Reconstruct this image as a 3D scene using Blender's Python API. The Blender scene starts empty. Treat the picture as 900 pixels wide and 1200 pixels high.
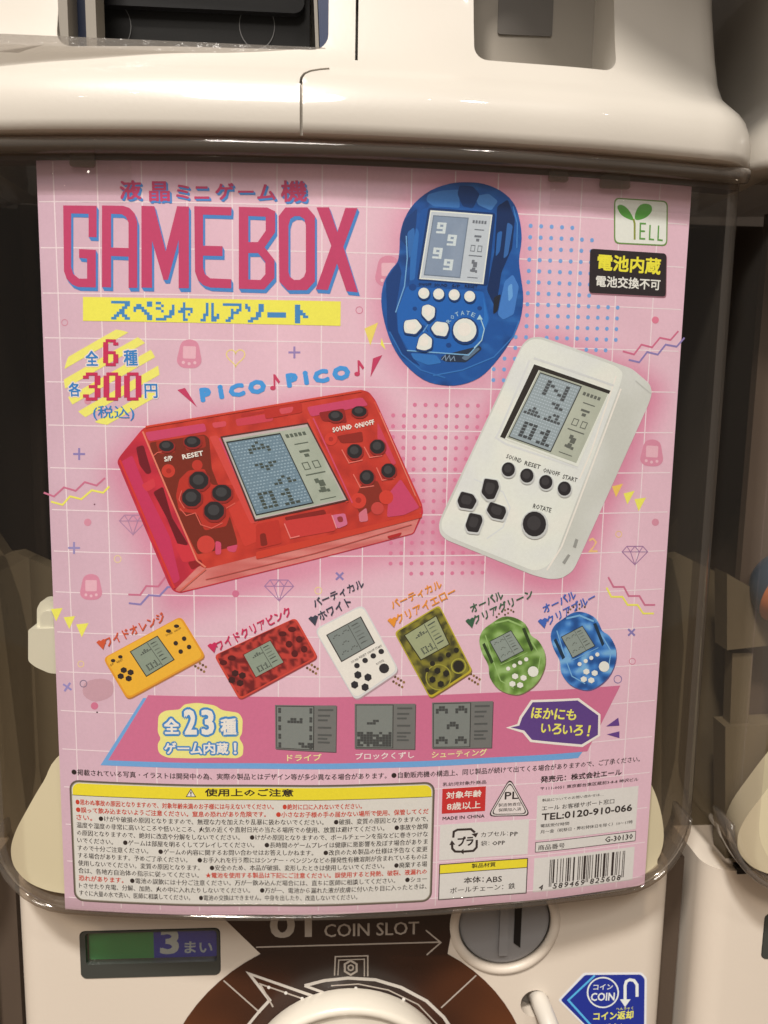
import bpy, bmesh, math, random
from mathutils import Vector, Matrix, noise
from mathutils.geometry import tessellate_polygon
random.seed(7)
C = bpy.context.scene
COL = C.collection

# ------------------------------------------------------------------ camera
EYE = Vector((0.00076, -0.30871, 0.07125))
PITCH, YAW, ROLL, FPX = -0.148181, -0.065365, -0.016680, 967.1
RC = 1 / 1.41425                      # radius of the curved case front
G = 0.016                             # grid square of the poster
M3 = (Matrix.Rotation(YAW, 3, 'Z') @ Matrix.Rotation(PITCH, 3, 'X') @ Matrix.Rotation(ROLL, 3, 'Y'))
cam = bpy.data.cameras.new('camera'); co = bpy.data.objects.new('camera', cam); COL.objects.link(co)
mw = (M3 @ Matrix(((1, 0, 0), (0, 0, -1), (0, 1, 0)))).to_4x4(); mw.translation = EYE
co.matrix_world = mw
cam.sensor_fit = 'VERTICAL'; cam.sensor_height = 36; cam.lens = FPX / 1200 * 36
cam.clip_start = 0.01; cam.clip_end = 30
C.camera = co
cam.dof.use_dof = True; cam.dof.focus_distance = .325; cam.dof.aperture_fstop = 14

# ------------------------------------------------------------------ light
w = bpy.data.worlds.new('World'); C.world = w; w.use_nodes = True
bg = w.node_tree.nodes['Background']; bg.inputs[0].default_value = (1, .87, .74, 1); bg.inputs[1].default_value = 0.17
def lamp(name, kind, loc, power, size=0.05, col=(1, .93, .845), tgt=(0, 0, 0), shape=None, size_y=None):
    l = bpy.data.lights.new(name, kind); o = bpy.data.objects.new(name, l); COL.objects.link(o)
    l.energy = power; l.color = col; o.location = loc
    if kind == 'AREA':
        l.shape = shape or 'DISK'; l.size = size
        if size_y: l.size_y = size_y
    elif kind in ('SPOT', 'POINT'):
        l.shadow_soft_size = size
    o.rotation_euler = (Vector(tgt) - Vector(loc)).to_track_quat('-Z', 'Y').to_euler()
    return o
lamp('ceiling_and_fill_lamp', 'AREA', (-0.80, -1.90, 3.05), 156, 0.36)
lamp('ceiling_and_fill_lamp', 'AREA', (1.1, -2.3, 2.9), 15, 0.22)
lamp('ceiling_and_fill_lamp', 'AREA', (-0.50, -3.3, 3.1), 84, 1.3)  # added front fill light, no lamp of the room
for x, y, z, p in ((-.55, -.9, 1.05, .5), (-.15, -.8, 1.2, .5), (.3, -1.0, 1.25, .6), (.75, -.8, 1.0, .45), (-.9, -1.3, 1.2, .5)):
    lamp('downlight_bulb', 'POINT', (x, y, z), p * .8, .010)
C.view_settings.view_transform = 'Standard'; C.view_settings.look = 'None'
C.view_settings.exposure = 0.0; C.view_settings.gamma = 1

# ------------------------------------------------------------------ geometry of the view
def ray(x, y): return M3 @ Vector(((x - 450) / FPX, 1, -(y - 600) / FPX))
def project(P):
    v = M3.transposed() @ (P - EYE); return 450 + FPX * v.x / v.y, 600 - FPX * v.z / v.y
class Cyl:                            # poster sheet: arc length u, height v, depth d towards the viewer
    def inv(s, x, y):
        d = ray(x, y); ox, oy = EYE.x, EYE.y - RC
        A = d.x**2 + d.y**2; B = 2 * (ox * d.x + oy * d.y); Cc = ox * ox + oy * oy - RC**2
        t = (-B - math.sqrt(B * B - 4 * A * Cc)) / 2 / A; P = EYE + t * d
        return RC * math.atan2(P.x, RC - P.y), P.z
    def pos(s, u, v, d=0):
        if abs(d) < .0006: d += .00022 * math.sin(u * 71 + .6) + .00012 * math.sin(u * 133 + 2.1)
        a = u / RC; r = RC + d
        return Vector((r * math.sin(a), RC - r * math.cos(a), v))
class Plane:
    def __init__(s, Y): s.Y = Y
    def inv(s, x, y):
        d = ray(x, y); P = EYE + (s.Y - EYE.y) / d.y * d; return P.x, P.z
    def pos(s, u, v, d=0): return Vector((u, s.Y - d, v))
CYL = Cyl()

def lin(c): c /= 255; return c / 12.92 if c <= .04045 else ((c + .055) / 1.055)**2.4
WHITE = [lin(226), lin(214), lin(198)]
def albedo(c): return [min(.86, max(.004, lin(max(0, v)) / wv * .80)) for v, wv in zip(c, WHITE)]

# ------------------------------------------------------------------ materials
def mat(name, col, rough=.4, metal=0, spec=.5, noise_amt=.04, nscale=40, coat=0, bump=0, bscale=200, trans=0):
    m = bpy.data.materials.new(name); m.use_nodes = True; nt = m.node_tree; b = nt.nodes['Principled BSDF']
    b.inputs['Roughness'].default_value = rough; b.inputs['Metallic'].default_value = metal
    b.inputs['Specular IOR Level'].default_value = spec; b.inputs['Coat Weight'].default_value = coat
    b.inputs['Coat Roughness'].default_value = .035
    tc = nt.nodes.new('ShaderNodeTexCoord'); n = nt.nodes.new('ShaderNodeTexNoise'); n.inputs['Scale'].default_value = nscale
    n.inputs['Detail'].default_value = 5
    nt.links.new(tc.outputs['Object'], n.inputs['Vector'])
    mx = nt.nodes.new('ShaderNodeMix'); mx.data_type = 'RGBA'
    mx.inputs['A'].default_value = [c * (1 - noise_amt) for c in col[:3]] + [1]
    mx.inputs['B'].default_value = [min(1, c * (1 + noise_amt)) for c in col[:3]] + [1]
    nt.links.new(n.outputs['Fac'], mx.inputs['Factor']); nt.links.new(mx.outputs['Result'], b.inputs['Base Color'])
    if bump:
        n2 = nt.nodes.new('ShaderNodeTexNoise'); n2.inputs['Scale'].default_value = bscale; n2.inputs['Detail'].default_value = 3
        nt.links.new(tc.outputs['Object'], n2.inputs['Vector'])
        bp = nt.nodes.new('ShaderNodeBump'); bp.inputs['Strength'].default_value = 1; bp.inputs['Distance'].default_value = bump
        nt.links.new(n2.outputs['Fac'], bp.inputs['Height']); nt.links.new(bp.outputs['Normal'], b.inputs['Normal'])
    return m
def print_mat(name, rough=.42, grain=.03, spec=.4):
    m = bpy.data.materials.new(name); m.use_nodes = True; nt = m.node_tree; b = nt.nodes['Principled BSDF']
    a = nt.nodes.new('ShaderNodeAttribute'); a.attribute_name = 'Col'
    tc = nt.nodes.new('ShaderNodeTexCoord'); n = nt.nodes.new('ShaderNodeTexNoise'); n.inputs['Scale'].default_value = 900
    n.inputs['Detail'].default_value = 3
    nt.links.new(tc.outputs['Object'], n.inputs['Vector'])
    mr = nt.nodes.new('ShaderNodeMapRange'); mr.inputs[1].default_value = .25; mr.inputs[2].default_value = .75
    mr.inputs[3].default_value = 1 - grain; mr.inputs[4].default_value = 1 + grain
    nt.links.new(n.outputs['Fac'], mr.inputs[0])
    mu = nt.nodes.new('ShaderNodeVectorMath'); mu.operation = 'SCALE'
    nt.links.new(a.outputs['Color'], mu.inputs[0]); nt.links.new(mr.outputs[0], mu.inputs['Scale'])
    nt.links.new(mu.outputs[0], b.inputs['Base Color'])
    b.inputs['Roughness'].default_value = rough; b.inputs['Specular IOR Level'].default_value = spec
    return m
PRINT = print_mat('printed_paper')
STICK = print_mat('printed_sticker', .25, .03, .5)
def clear_mat(name, tint=(.97, .96, .93), tintmix=0, rough=.03, bump=.0, bscale=30, haze=0.0, hazecol=(.5, .45, .4)):
    m = bpy.data.materials.new(name); m.use_nodes = True; nt = m.node_tree; N = nt.nodes; L = nt.links
    for n in list(N): N.remove(n)
    out = N.new('ShaderNodeOutputMaterial'); tr = N.new('ShaderNodeBsdfTransparent'); tr.inputs[0].default_value = (*tint, 1)
    gl = N.new('ShaderNodeBsdfGlossy'); gl.inputs['Roughness'].default_value = rough
    fr = N.new('ShaderNodeLayerWeight'); fr.inputs['Blend'].default_value = .5
    pw = N.new('ShaderNodeMath'); pw.operation = 'POWER'; pw.inputs[1].default_value = 5; L.new(fr.outputs['Facing'], pw.inputs[0])
    sc = N.new('ShaderNodeMath'); sc.operation = 'MULTIPLY_ADD'; sc.inputs[1].default_value = .90; sc.inputs[2].default_value = .07; L.new(pw.outputs[0], sc.inputs[0])
    mx = N.new('ShaderNodeMixShader'); L.new(sc.outputs[0], mx.inputs[0]); L.new(tr.outputs[0], mx.inputs[1]); L.new(gl.outputs[0], mx.inputs[2])
    last = mx
    if haze:
        df = N.new('ShaderNodeBsdfDiffuse'); df.inputs[0].default_value = (*hazecol, 1)
        m2 = N.new('ShaderNodeMixShader'); m2.inputs[0].default_value = haze
        L.new(mx.outputs[0], m2.inputs[1]); L.new(df.outputs[0], m2.inputs[2]); last = m2
    L.new(last.outputs[0], out.inputs[0])
    if bump:
        tc = N.new('ShaderNodeTexCoord'); n = N.new('ShaderNodeTexNoise'); n.inputs['Scale'].default_value = bscale; n.inputs['Detail'].default_value = 4
        L.new(tc.outputs['Object'], n.inputs['Vector'])
        bp = N.new('ShaderNodeBump'); bp.inputs['Distance'].default_value = bump; bp.inputs['Strength'].default_value = 1
        L.new(n.outputs['Fac'], bp.inputs['Height']); L.new(bp.outputs[0], gl.inputs['Normal']); L.new(bp.outputs[0], fr.inputs['Normal'])
    return m
M_SHELL = mat('cream_white_plastic', (.60, .565, .51), .36, noise_amt=.035, nscale=9, coat=.55, bump=.00003, bscale=500)
M_BODY = mat('cream_body_plastic', (.70, .625, .54), .42, noise_amt=.03, nscale=12, coat=.1, bump=.00003, bscale=500)
M_CLEAR = clear_mat('clear_case_plastic', bump=.0004, bscale=9)
M_RIM = clear_mat('clear_rim_plastic', (.74, .69, .63), rough=.07, bump=.0002, bscale=25, haze=.12)
M_SIDE = clear_mat('clear_side_plastic', (.84, .81, .78), rough=.08, bump=.0008, bscale=12, haze=.075)
M_DARK = mat('dark_brown_interior', (.095, .068, .050), .6, noise_amt=.3, nscale=8)
M_BLACK = mat('black_plastic', (.010, .010, .011), .3, spec=.25)
M_CHAR = mat('charcoal_plastic', (.014, .014, .014), .3, spec=.15, noise_amt=.1)
M_NAVY = mat('navy_plastic', (.03, .045, .10), .35)
M_GREY = mat('grey_knob_plastic', (.27, .27, .28), .38, noise_amt=.05, bump=.00004, bscale=900)
M_GREYR = mat('grey_recess_plastic', (.26, .235, .20), .5)
M_RAMP = mat('cream_ramp_plastic', (.70, .64, .47), .5, noise_amt=.06, nscale=10)
M_WALL = mat('dark_brown_wall', (.035, .026, .02), .7, noise_amt=.3, nscale=4)
M_CLIP = mat('milky_white_clip', (.66, .64, .54), .35, coat=.3)
M_BEIGE = mat('beige_reflection', (.15, .12, .075), .6, noise_amt=.08, nscale=10)  # colour of the shapes that stand in for reflections
M_ORANGE = mat('orange_capsule', (.55, .16, .05), .35, coat=.3)
M_RED = mat('red_capsule', (.30, .03, .03), .35, coat=.3)
M_BLUEC = mat('dark_blue_capsule', (.02, .05, .09), .35)

# ------------------------------------------------------------------ object helpers
def link(name, me, m=None, parent=None, smooth=False):
    o = bpy.data.objects.new(name, me); COL.objects.link(o)
    if m: me.materials.append(m)
    if parent:
        o.parent = parent
        if parent.parent is None: o.location = -parent.location
    if smooth: me.shade_smooth()
    return o
def bm_obj(name, bm, m=None, parent=None, smooth=False, fix=True):
    if fix: bmesh.ops.recalc_face_normals(bm, faces=bm.faces)
    me = bpy.data.meshes.new(name); bm.to_mesh(me); bm.free(); return link(name, me, m, parent, smooth)
def thing(name, label, cat, group=None, loc=(0, 0, 0)):
    o = bpy.data.objects.new(name, None); COL.objects.link(o); o.location = loc; o.empty_display_size = .05
    o['label'] = label; o['category'] = cat
    if group: o['group'] = group
    return o
def prism(outline, y0, y1, holes=()):
    """outline in x,z; solid between y0 and y1"""
    bm = bmesh.new(); loops = [outline] + list(holes)
    fr = [[bm.verts.new((x, y0, z)) for x, z in l] for l in loops]; bk = [[bm.verts.new((x, y1, z)) for x, z in l] for l in loops]
    tri = tessellate_polygon([[Vector((x * 1000, z * 1000, 0)) for x, z in l] for l in loops])
    ff = [v for l in fr for v in l]; bb = [v for l in bk for v in l]
    for t in tri:
        bm.faces.new([ff[i] for i in t]); bm.faces.new([bb[i] for i in reversed(t)])
    for f, b in zip(fr, bk):
        for i in range(len(f)):
            j = (i + 1) % len(f); bm.faces.new((f[i], f[j], b[j], b[i]))
    return bm
def rrect(x0, y0, x1, y1, r, n=5):
    if x1 < x0: x0, x1 = x1, x0
    if y1 < y0: y0, y1 = y1, y0
    pts = []
    for cx, cy, a in ((x1 - r, y1 - r, 0), (x0 + r, y1 - r, 90), (x0 + r, y0 + r, 180), (x1 - r, y0 + r, 270)):
        for k in range(n + 1):
            t = math.radians(a + 90 * k / n); pts.append((cx + r * math.cos(t), cy + r * math.sin(t)))
    return pts
def circ(cx, cy, r, n=20, ry=None):
    ry = ry or r
    return [(cx + r * math.cos(2 * math.pi * k / n), cy + ry * math.sin(2 * math.pi * k / n)) for k in range(n)]
def roundpoly(P, r, n=4):
    out = []; k = len(P)
    for i in range(k):
        a, b, c = Vector(P[i - 1]), Vector(P[i]), Vector(P[(i + 1) % k])
        da, dc = (a - b), (c - b); rr = min(r, da.length * .45, dc.length * .45)
        p, q = b + da.normalized() * rr, b + dc.normalized() * rr
        for j in range(n + 1):
            t = j / n; v = p * (1 - t)**2 + b * 2 * t * (1 - t) + q * t * t; out.append((v.x, v.y))
    return out
def smooth_loop(P, n=5):
    out = []; k = len(P)
    for i in range(k):
        p0, p1, p2, p3 = [Vector(P[(i + j - 1) % k]) for j in range(4)]
        for s in range(n):
            t = s / n
            v = .5 * ((2 * p1) + (p2 - p0) * t + (2 * p0 - 5 * p1 + 4 * p2 - p3) * t * t + (3 * p1 - p0 - 3 * p2 + p3) * t**3)
            out.append((v.x, v.y))
    return out
def polyline(P, wd, closed=False):
    """mitred outline(s) of a stroked path: list of quads that share edges"""
    P = [Vector(p) for p in P]; k = len(P); L, Rr = [], []
    for i in range(k):
        if closed: a, c = P[i - 1], P[(i + 1) % k]
        else: a, c = P[max(i - 1, 0)], P[min(i + 1, k - 1)]
        d1 = (P[i] - a); d2 = (c - P[i])
        if d1.length < 1e-9: d1 = d2
        if d2.length < 1e-9: d2 = d1
        d1.normalize(); d2.normalize(); n1 = Vector((-d1.y, d1.x)); n2 = Vector((-d2.y, d2.x)); m = (n1 + n2)
        if m.length < 1e-6: m = n1
        m.normalize(); s = wd / 2 / max(.35, m.dot(n1)); L.append(P[i] + m * s); Rr.append(P[i] - m * s)
    out = []
    for i in range(k if closed else k - 1):
        j = (i + 1) % k; out.append([tuple(L[i]), tuple(L[j]), tuple(Rr[j]), tuple(Rr[i])])
    return out

# ------------------------------------------------------------------ flat print laid on a surface, in thin layers
LAY = 12e-6
_tcache = {}
def glyphs(s, bold, res):
    key = (s, bold, res)
    if key not in _tcache:
        cu = bpy.data.curves.new('t', 'FONT'); cu.body = s; cu.size = 1; cu.offset = bold; cu.resolution_u = res; cu.fill_mode = 'FRONT'
        ob = bpy.data.objects.new('t', cu); COL.objects.link(ob)
        dg = bpy.context.evaluated_depsgraph_get(); me = bpy.data.meshes.new_from_object(ob.evaluated_get(dg))
        _tcache[key] = ([tuple(v.co[:2]) for v in me.vertices], [tuple(p.vertices) for p in me.polygons])
        bpy.data.objects.remove(ob); bpy.data.curves.remove(cu); bpy.data.meshes.remove(me)
    return _tcache[key]
class Art:
    def __init__(s, name, surf=CYL, cut=.004, fine=None, material=None):
        if not cut and name not in ('printed_notice_line', 'printed_caution_text', 'printed_dots'): cut = .003
        s.name = name; s.surf = surf; s.cut = cut; s.fine = fine; s.m = material or (PRINT if surf is CYL else STICK)
        s.bm = bmesh.new(); s.cl = s.bm.loops.layers.float_color.new('Col'); s.fl = s.bm.faces.layers.int.new('fn'); s.fns = []
    def px(s, pts): return [s.surf.inv(*p) for p in pts]
    def uv(s, pts, col, lay, holes=()):
        loops = [pts] + list(holes); vs = [s.bm.verts.new((u, lay * LAY, v)) for l in loops for u, v in l]
        fid = 0
        if callable(col):
            s.fns.append(col); fid = len(s.fns); c = (1, 0, 1, 1)
        else: c = (*albedo(col), 1)
        for t in tessellate_polygon([[Vector((u * 1000, v * 1000, 0)) for u, v in l] for l in loops]):
            try: f = s.bm.faces.new([vs[i] for i in t])
            except ValueError: continue
            f[s.fl] = fid
            for lp in f.loops: lp[s.cl] = c
    def poly(s, pts, col, lay, holes=(), r=0):
        p = s.px(pts)
        if r: p = roundpoly(p, r)
        s.uv(p, col, lay, [s.px(h) for h in holes])
    def stroke(s, pts, wpx, col, lay, closed=False):
        u = s.px(pts); sc = s.scale(*pts[0])
        for q in polyline(u, wpx * sc, closed): s.uv(q, col, lay)
    def scale(s, x, y):
        a, b = s.surf.inv(x, y), s.surf.inv(x, y - 2); return math.hypot(a[0] - b[0], a[1] - b[1]) / 2
    def text(s, t, a, b, h, col, lay, bold=0, res=1, level=False, skew=0, uvmode=False, per=False):
        if uvmode: A, B, H = Vector(a), Vector(b), h
        else: A, B = Vector(s.surf.inv(*a)), Vector(s.surf.inv(*b)); H = h * s.scale(*a)
        if level: A.y = B.y = (A.y + B.y) / 2
        V, F = glyphs(t, 0, res)
        if not V: return
        x0 = min(v[0] for v in V); x1 = max(v[0] for v in V); y0 = min(v[1] for v in V); y1 = max(v[1] for v in V)
        D = B - A; e = D.normalized(); n = Vector((-e.y, e.x)); c = (*albedo(col), 1); w_ = bold * H
        if D.length < 3 * w_: w_ = D.length / 3
        A = A + e * w_ + n * w_; B = B - e * w_ + n * w_; H2 = max(H - 2 * w_, H * .3); D = B - A
        k = 0 if bold < .003 else 2 if bold < .018 else 4 if bold < .06 else 12
        sh = [(0, 0)] + [(math.cos(2 * math.pi * i / k + .785) * w_, math.sin(2 * math.pi * i / k + .785) * w_) for i in range(k)] if k != 2 else [(-w_, 0), (w_, 0)]
        for i, (sx, sy) in enumerate(sh):
            vs = []; ly = (lay + i * .14) * LAY
            for x, y in V:
                p = A + D * ((x - x0) / (x1 - x0)) + n * (H2 * (y - y0) / (y1 - y0) + sy) + e * sx
                vs.append(s.bm.verts.new((p.x, ly, p.y)))
            for f in F:
                try: fc = s.bm.faces.new([vs[j] for j in f])
                except ValueError: continue
                for lp in fc.loops: lp[s.cl] = c
    def build(s, parent=None, kind=None, label=None):
        bm = s.bm
        if not bm.verts: bm.free(); return None
        def cuts(step, axis):
            lo = min(v.co[axis] for v in bm.verts); hi = max(v.co[axis] for v in bm.verts)
            k = math.ceil(lo / step)
            while k * step < hi:
                pc = [0, 0, 0]; pc[axis] = k * step; pn = [0, 0, 0]; pn[axis] = 1
                bmesh.ops.bisect_plane(bm, geom=bm.verts[:] + bm.edges[:] + bm.faces[:], plane_co=pc, plane_no=pn, dist=1e-7); k += 1
        st = s.fine or s.cut
        if st and (s.surf is CYL or s.fine): cuts(st, 0)
        if s.fine: cuts(s.fine, 2)
        pos = {}
        for v in bm.verts:
            d = v.co.y; pos[v.index] = None
            v.co = s.surf.pos(v.co.x, v.co.z, d)
        if s.fns:
            for f in bm.faces:
                k = f[s.fl]
                if k:
                    fn = s.fns[k - 1]
                    for lp in f.loops:
                        x, y = project(lp.vert.co); lp[s.cl] = (*albedo(fn(x, y)), 1)
        for f in bm.faces:
            f.normal_update()
            if f.normal.y > 0: f.normal_flip()
        me = bpy.data.meshes.new(s.name); bm.to_mesh(me); bm.free()
        o = link(s.name, me, s.m, parent)
        if kind: o['kind'] = kind
        if label: o['label'] = label
        return o
class Frame:                          # a printed rectangle seen askew: local 0..W, 0..H (y down) onto the sheet
    def __init__(s, q, W=1, H=1, surf=CYL):
        s.q = [Vector(surf.inv(*p)) for p in q]; s.W = W; s.H = H
    def __call__(s, pts):
        out = []
        for x, y in pts:
            a, b = x / s.W, y / s.H; p = (s.q[0] * (1 - a) + s.q[1] * a) * (1 - b) + (s.q[3] * (1 - a) + s.q[2] * a) * b
            out.append((p.x, p.y))
        return out
def Z(ox, oy, k): return lambda pts: [(ox + x / k, oy + y / k) for x, y in pts]
def mixc(a, b, t): t = max(0, min(1, t)); return tuple(p * (1 - t) + q * t for p, q in zip(a, b))
def nz(x, y, s, seed=0): return noise.noise(Vector((x * s, y * s, seed * 7.3)))

# ================================================================== POSTER
RED_OUT = Z(100, 430, 2.25)([(84, 250), (92, 235), (150, 164), (165, 155), (728, 60), (748, 66), (765, 88), (888, 362), (891, 385), (866, 440), (250, 596), (232, 590), (220, 572)])
WHI_OUT = Z(480, 380, 2.647)([(350, 62), (372, 42), (405, 38), (690, 138), (745, 185), (752, 212), (742, 245), (520, 735), (505, 765), (470, 788), (430, 790), (380, 777), (112, 668), (93, 648), (90, 618), (105, 580)])
BLU_OUT = smooth_loop(Z(420, 190, 2.25)([(285, 53), (330, 57), (375, 75), (408, 105), (424, 145), (431, 200), (424, 260), (430, 310), (435, 360), (426, 420), (400, 475), (360, 530), (320, 568), (270, 587), (220, 588), (170, 573), (120, 530), (88, 480), (68, 420), (60, 365), (67, 318), (85, 285), (103, 262), (108, 230), (110, 190), (122, 148), (148, 108), (190, 75), (240, 57)]), 3)
def segd(px, py, a, b):
    dx, dy = b[0] - a[0], b[1] - a[1]; t = max(0, min(1, ((px - a[0]) * dx + (py - a[1]) * dy) / (dx * dx + dy * dy + 1e-9)))
    return math.hypot(px - a[0] - t * dx, py - a[1] - t * dy)
def inside(x, y, P):
    r = False
    for i in range(len(P)):
        a, b = P[i - 1], P[i]
        if (a[1] > y) != (b[1] > y) and x < (b[0] - a[0]) * (y - a[1]) / (b[1] - a[1]) + a[0]: r = not r
    return r
def sheetcol(x, y):
    base = mixc((208, 169, 177), (224, 180, 187), (x - 60) / 260)
    g = 0
    for P, dy, rad, st in ((RED_OUT, 12, 38, .5), (WHI_OUT, 7, 34, .62), (BLU_OUT[::3], 2, 36, .38)):
        yy = y - dy
        d = 0 if inside(x, yy, P) else min(segd(x, yy, P[i - 1], P[i]) for i in range(len(P)))
        g = max(g, st * max(0, 1 - d / rad)**1.5)
    n = nz(x, y, .02, 1) * 4
    return tuple(v + n for v in mixc(base, (206, 104, 132), g))
poster = thing('poster', 'pink gridded GAME BOX poster behind the clear case front of the middle machine', 'poster', loc=(.0164, 0, -.1412))
UL, UR, VT, VB = -.1067, .1395, .1497, -.1412
a = Art('paper_sheet', fine=.003)
a.uv([(UL, VB), (UR - .0008, VB + .0015), (UR - .001, VT), (UL + .0015, VT)], sheetcol, 0); a.build(poster)
# the sheet's own back and thickness
bk = Art('paper_back', cut=.004); bk.uv([(UL, VB), (UR - .0008, VB + .0015), (UR - .001, VT), (UL + .0015, VT)], (205, 195, 180), -20); bk.build(poster)

g = Art('printed_grid', cut=.004)
u0 = (0 - 7 + .81048) * G; wl = .00042
us = [(c - 7 + .81048) * G for c in range(0, 15)]; vs_ = [(8.5 - r) * G * .99704 for r in range(0, 18)]
for u in us: g.uv([(u - wl / 2, VB + .0022), (u + wl / 2, VB + .0022), (u + wl / 2, VT - .0004), (u - wl / 2, VT - .0004)], (242, 208, 208), 1)
for v in vs_: g.uv([(UL + .0018, v - wl / 2), (UR - .002, v - wl / 2), (UR - .002, v + wl / 2), (UL + .0018, v + wl / 2)], (242, 208, 208), 2)
g.build(poster)

# ---- dots
g = Art('printed_dots', cut=0)
b0 = CYL.inv(622, 264.5)
for j in range(0, 16):
    for i in range(-4, 11):
        u, v = b0[0] + i * .00403, b0[1] - j * .00403; x, y = project(CYL.pos(u, v))
        ok = (j == 0 and 0 <= i <= 4) or (j == 1 and 0 <= i <= 6) or (2 <= j <= 6 and 0 <= i <= 6) or (j in (7, 8, 9) and -1 <= i <= 9) or (j == 10 and -1 <= i <= 9) or (j in (11, 12) and -2 <= i <= 8) or (j in (13, 14) and -3 <= i <= 6)
        if ok and not inside(x, y, WHI_OUT) and not inside(x, y, BLU_OUT): g.uv(circ(u, v, .00078, 12), (118, 158, 205), 3)
g.build(poster, 'stuff', 'blue halftone dots')
g = Art('printed_dots', cut=0)
b0 = CYL.inv(461, 474)
for j in range(0, 20):
    for i in range(-2, 12):
        u, v = b0[0] + i * .00403, b0[1] - j * .00403; x, y = project(CYL.pos(u, v))
        ok = (j == 0 and 2 <= i <= 8) or (1 <= j < 4 and 0 <= i <= 9) or (4 <= j <= 12) or (j in (13, 14, 15) and 0 <= i) or (j == 16 and 2 <= i)
        if ok and i <= 9 and not inside(x, y, WHI_OUT) and not inside(x, y, BLU_OUT) and not inside(x, y, RED_OUT): g.uv(circ(u, v, .00078, 12), (214, 120, 146), 3)
g.build(poster, 'stuff', 'pink halftone dots')

# ---- doodles
PK, VI, YE, FP = (200, 110, 132), (140, 122, 168), (240, 222, 92), (210, 138, 152)
def doodle(fn, label=None):
    d = Art('printed_doodle', cut=0); fn(d); d.build(poster, None, label)
def zig(P1, c1, P2, c2, wd=2.2):
    def f(d): d.stroke(P1, wd, c1, 3); d.stroke(P2, wd, c2, 4)
    return f
zc = Z(40, 560, 4.5); zr = Z(680, 320, 6); zq = Z(640, 560, 4.5)
doodle(zig(zc([(50, 78), (105, 98), (158, 50), (220, 68), (268, 22), (330, 40), (375, 0)]), PK, zc([(88, 125), (150, 142), (190, 97), (250, 112), (305, 65), (365, 78), (397, 45)]), YE), 'pink and yellow zigzag lines')
doodle(zig(zc([(497, 615), (560, 617), (592, 570), (655, 572), (700, 515)]), PK, zc([(500, 660), (562, 667), (605, 618), (662, 622), (705, 575), (720, 575)]), VI), 'pink and violet zigzag lines')
doodle(zig(zr([(298, 550), (378, 572), (430, 503), (505, 522), (560, 455), (635, 470), (690, 408)]), (205, 105, 130), zr([(340, 610), (415, 627), (470, 555), (545, 573), (600, 503), (678, 517), (733, 455)]), VI), 'pink and violet zigzag lines')
doodle(zig(zq([(327, 523), (355, 575), (410, 575), (435, 623), (492, 623), (520, 670), (575, 670)]), PK, zq([(318, 578), (343, 627), (402, 627), (430, 670), (482, 670), (512, 715), (568, 715)]), YE), 'pink and yellow zigzag lines')
def tris(L):
    def f(d):
        for p, c in L: d.poly(p, c, 3)
    return f
doodle(tris([(zc([(88, 692), (150, 686), (116, 757)]), YE), (zc([(156, 735), (217, 728), (186, 797)]), YE), (zc([(222, 772), (288, 765), (252, 840)]), YE)]), 'three yellow triangles')
doodle(tris([(zq([(347, 45), (405, 30), (368, 102)]), (238, 190, 90)), (zq([(408, 82), (467, 68), (428, 140)]), YE), (zq([(465, 112), (527, 104), (488, 176)]), YE)]), 'three yellow triangles')
doodle(tris([([(427, 385), (443, 378), (434, 405)], (232, 205, 100)), ([(447, 396), (452, 410), (446, 404)], YE)]))
def diamond(cx, cy, s, col):
    def f(d):
        T = [(-.62, -1), (.62, -1), (1, -.4), (0, 1), (-1, -.4)]; q = lambda L: [(cx + x * s, cy + y * s * .72) for x, y in L]
        d.stroke(q(T), 1.1, col, 3, True); d.stroke(q([(-1, -.4), (1, -.4)]), 1, col, 4)
        d.stroke(q([(-.62, -1), (-.35, -.4), (0, -1), (.35, -.4), (.62, -1)]), 1, col, 5); d.stroke(q([(-.35, -.4), (0, 1), (.35, -.4)]), 1, col, 6)
    return f
doodle(diamond(156, 615, 16, (175, 130, 155))); doodle(diamond(327, 692, 17, (165, 120, 155))); doodle(diamond(744, 651, 15, (160, 115, 148)))
def cross(x, y, s, col, rot=0, wd=2.4):
    def f(d):
        c, n = math.cos(rot) * s, math.sin(rot) * s
        d.stroke([(x - c, y - n), (x + c, y + n)], wd, col, 3); d.stroke([(x + n, y - c), (x - n, y + c)], wd, col, 4)
    return f
for x, y, s, c, r in ((345, 413, 7, (150, 125, 170), 0), (87, 642, 7, (150, 135, 175), 0), (398, 675, 6, VI, .785), (740, 741, 5.5, (135, 118, 165), .785), (79, 805, 6, (150, 135, 180), .6), (135, 533, 0, VI, 0), (93, 532, 7, VI, 0)):
    if s: doodle(cross(x, y, s, c, r))
def ring(x, y, r, col, wd=.9): return lambda d: d.stroke(circ(x, y, r, 16), wd, col, 3, True)
for x, y, r, c in ((76, 378, 3.6, (205, 130, 145)), (421, 363.5, 4, (205, 120, 140)), (741, 775, 3.6, (210, 125, 145)), (98, 801, 4, (120, 105, 125)), (138, 655, 4, (235, 205, 140)), (373, 692, 4, (235, 205, 130)), (724, 796, 4.5, (120, 105, 150)), (725, 626, 3.5, (232, 190, 120)), (95, 778, 3.5, (235, 200, 130))):
    doodle(ring(x, y, r, c))
def spot(x, y, r, col): return lambda d: d.poly(circ(x, y, r, 14), col, 3)
for x, y, r, c in ((103, 612, 4.4, FP), (768, 375, 4.2, (220, 120, 140)), (768, 612, 4.3, FP), (111, 827, 4.4, (205, 112, 135)), (276, 696, 4.2, (205, 110, 135)), (114, 834.5, 1, (60, 40, 45)), (277, 690, 0, FP), (111, 591, .9, (110, 60, 80)), (103, 470, 4, FP), (564, 477, 0, FP)):
    if r: doodle(spot(x, y, r, c))
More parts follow.
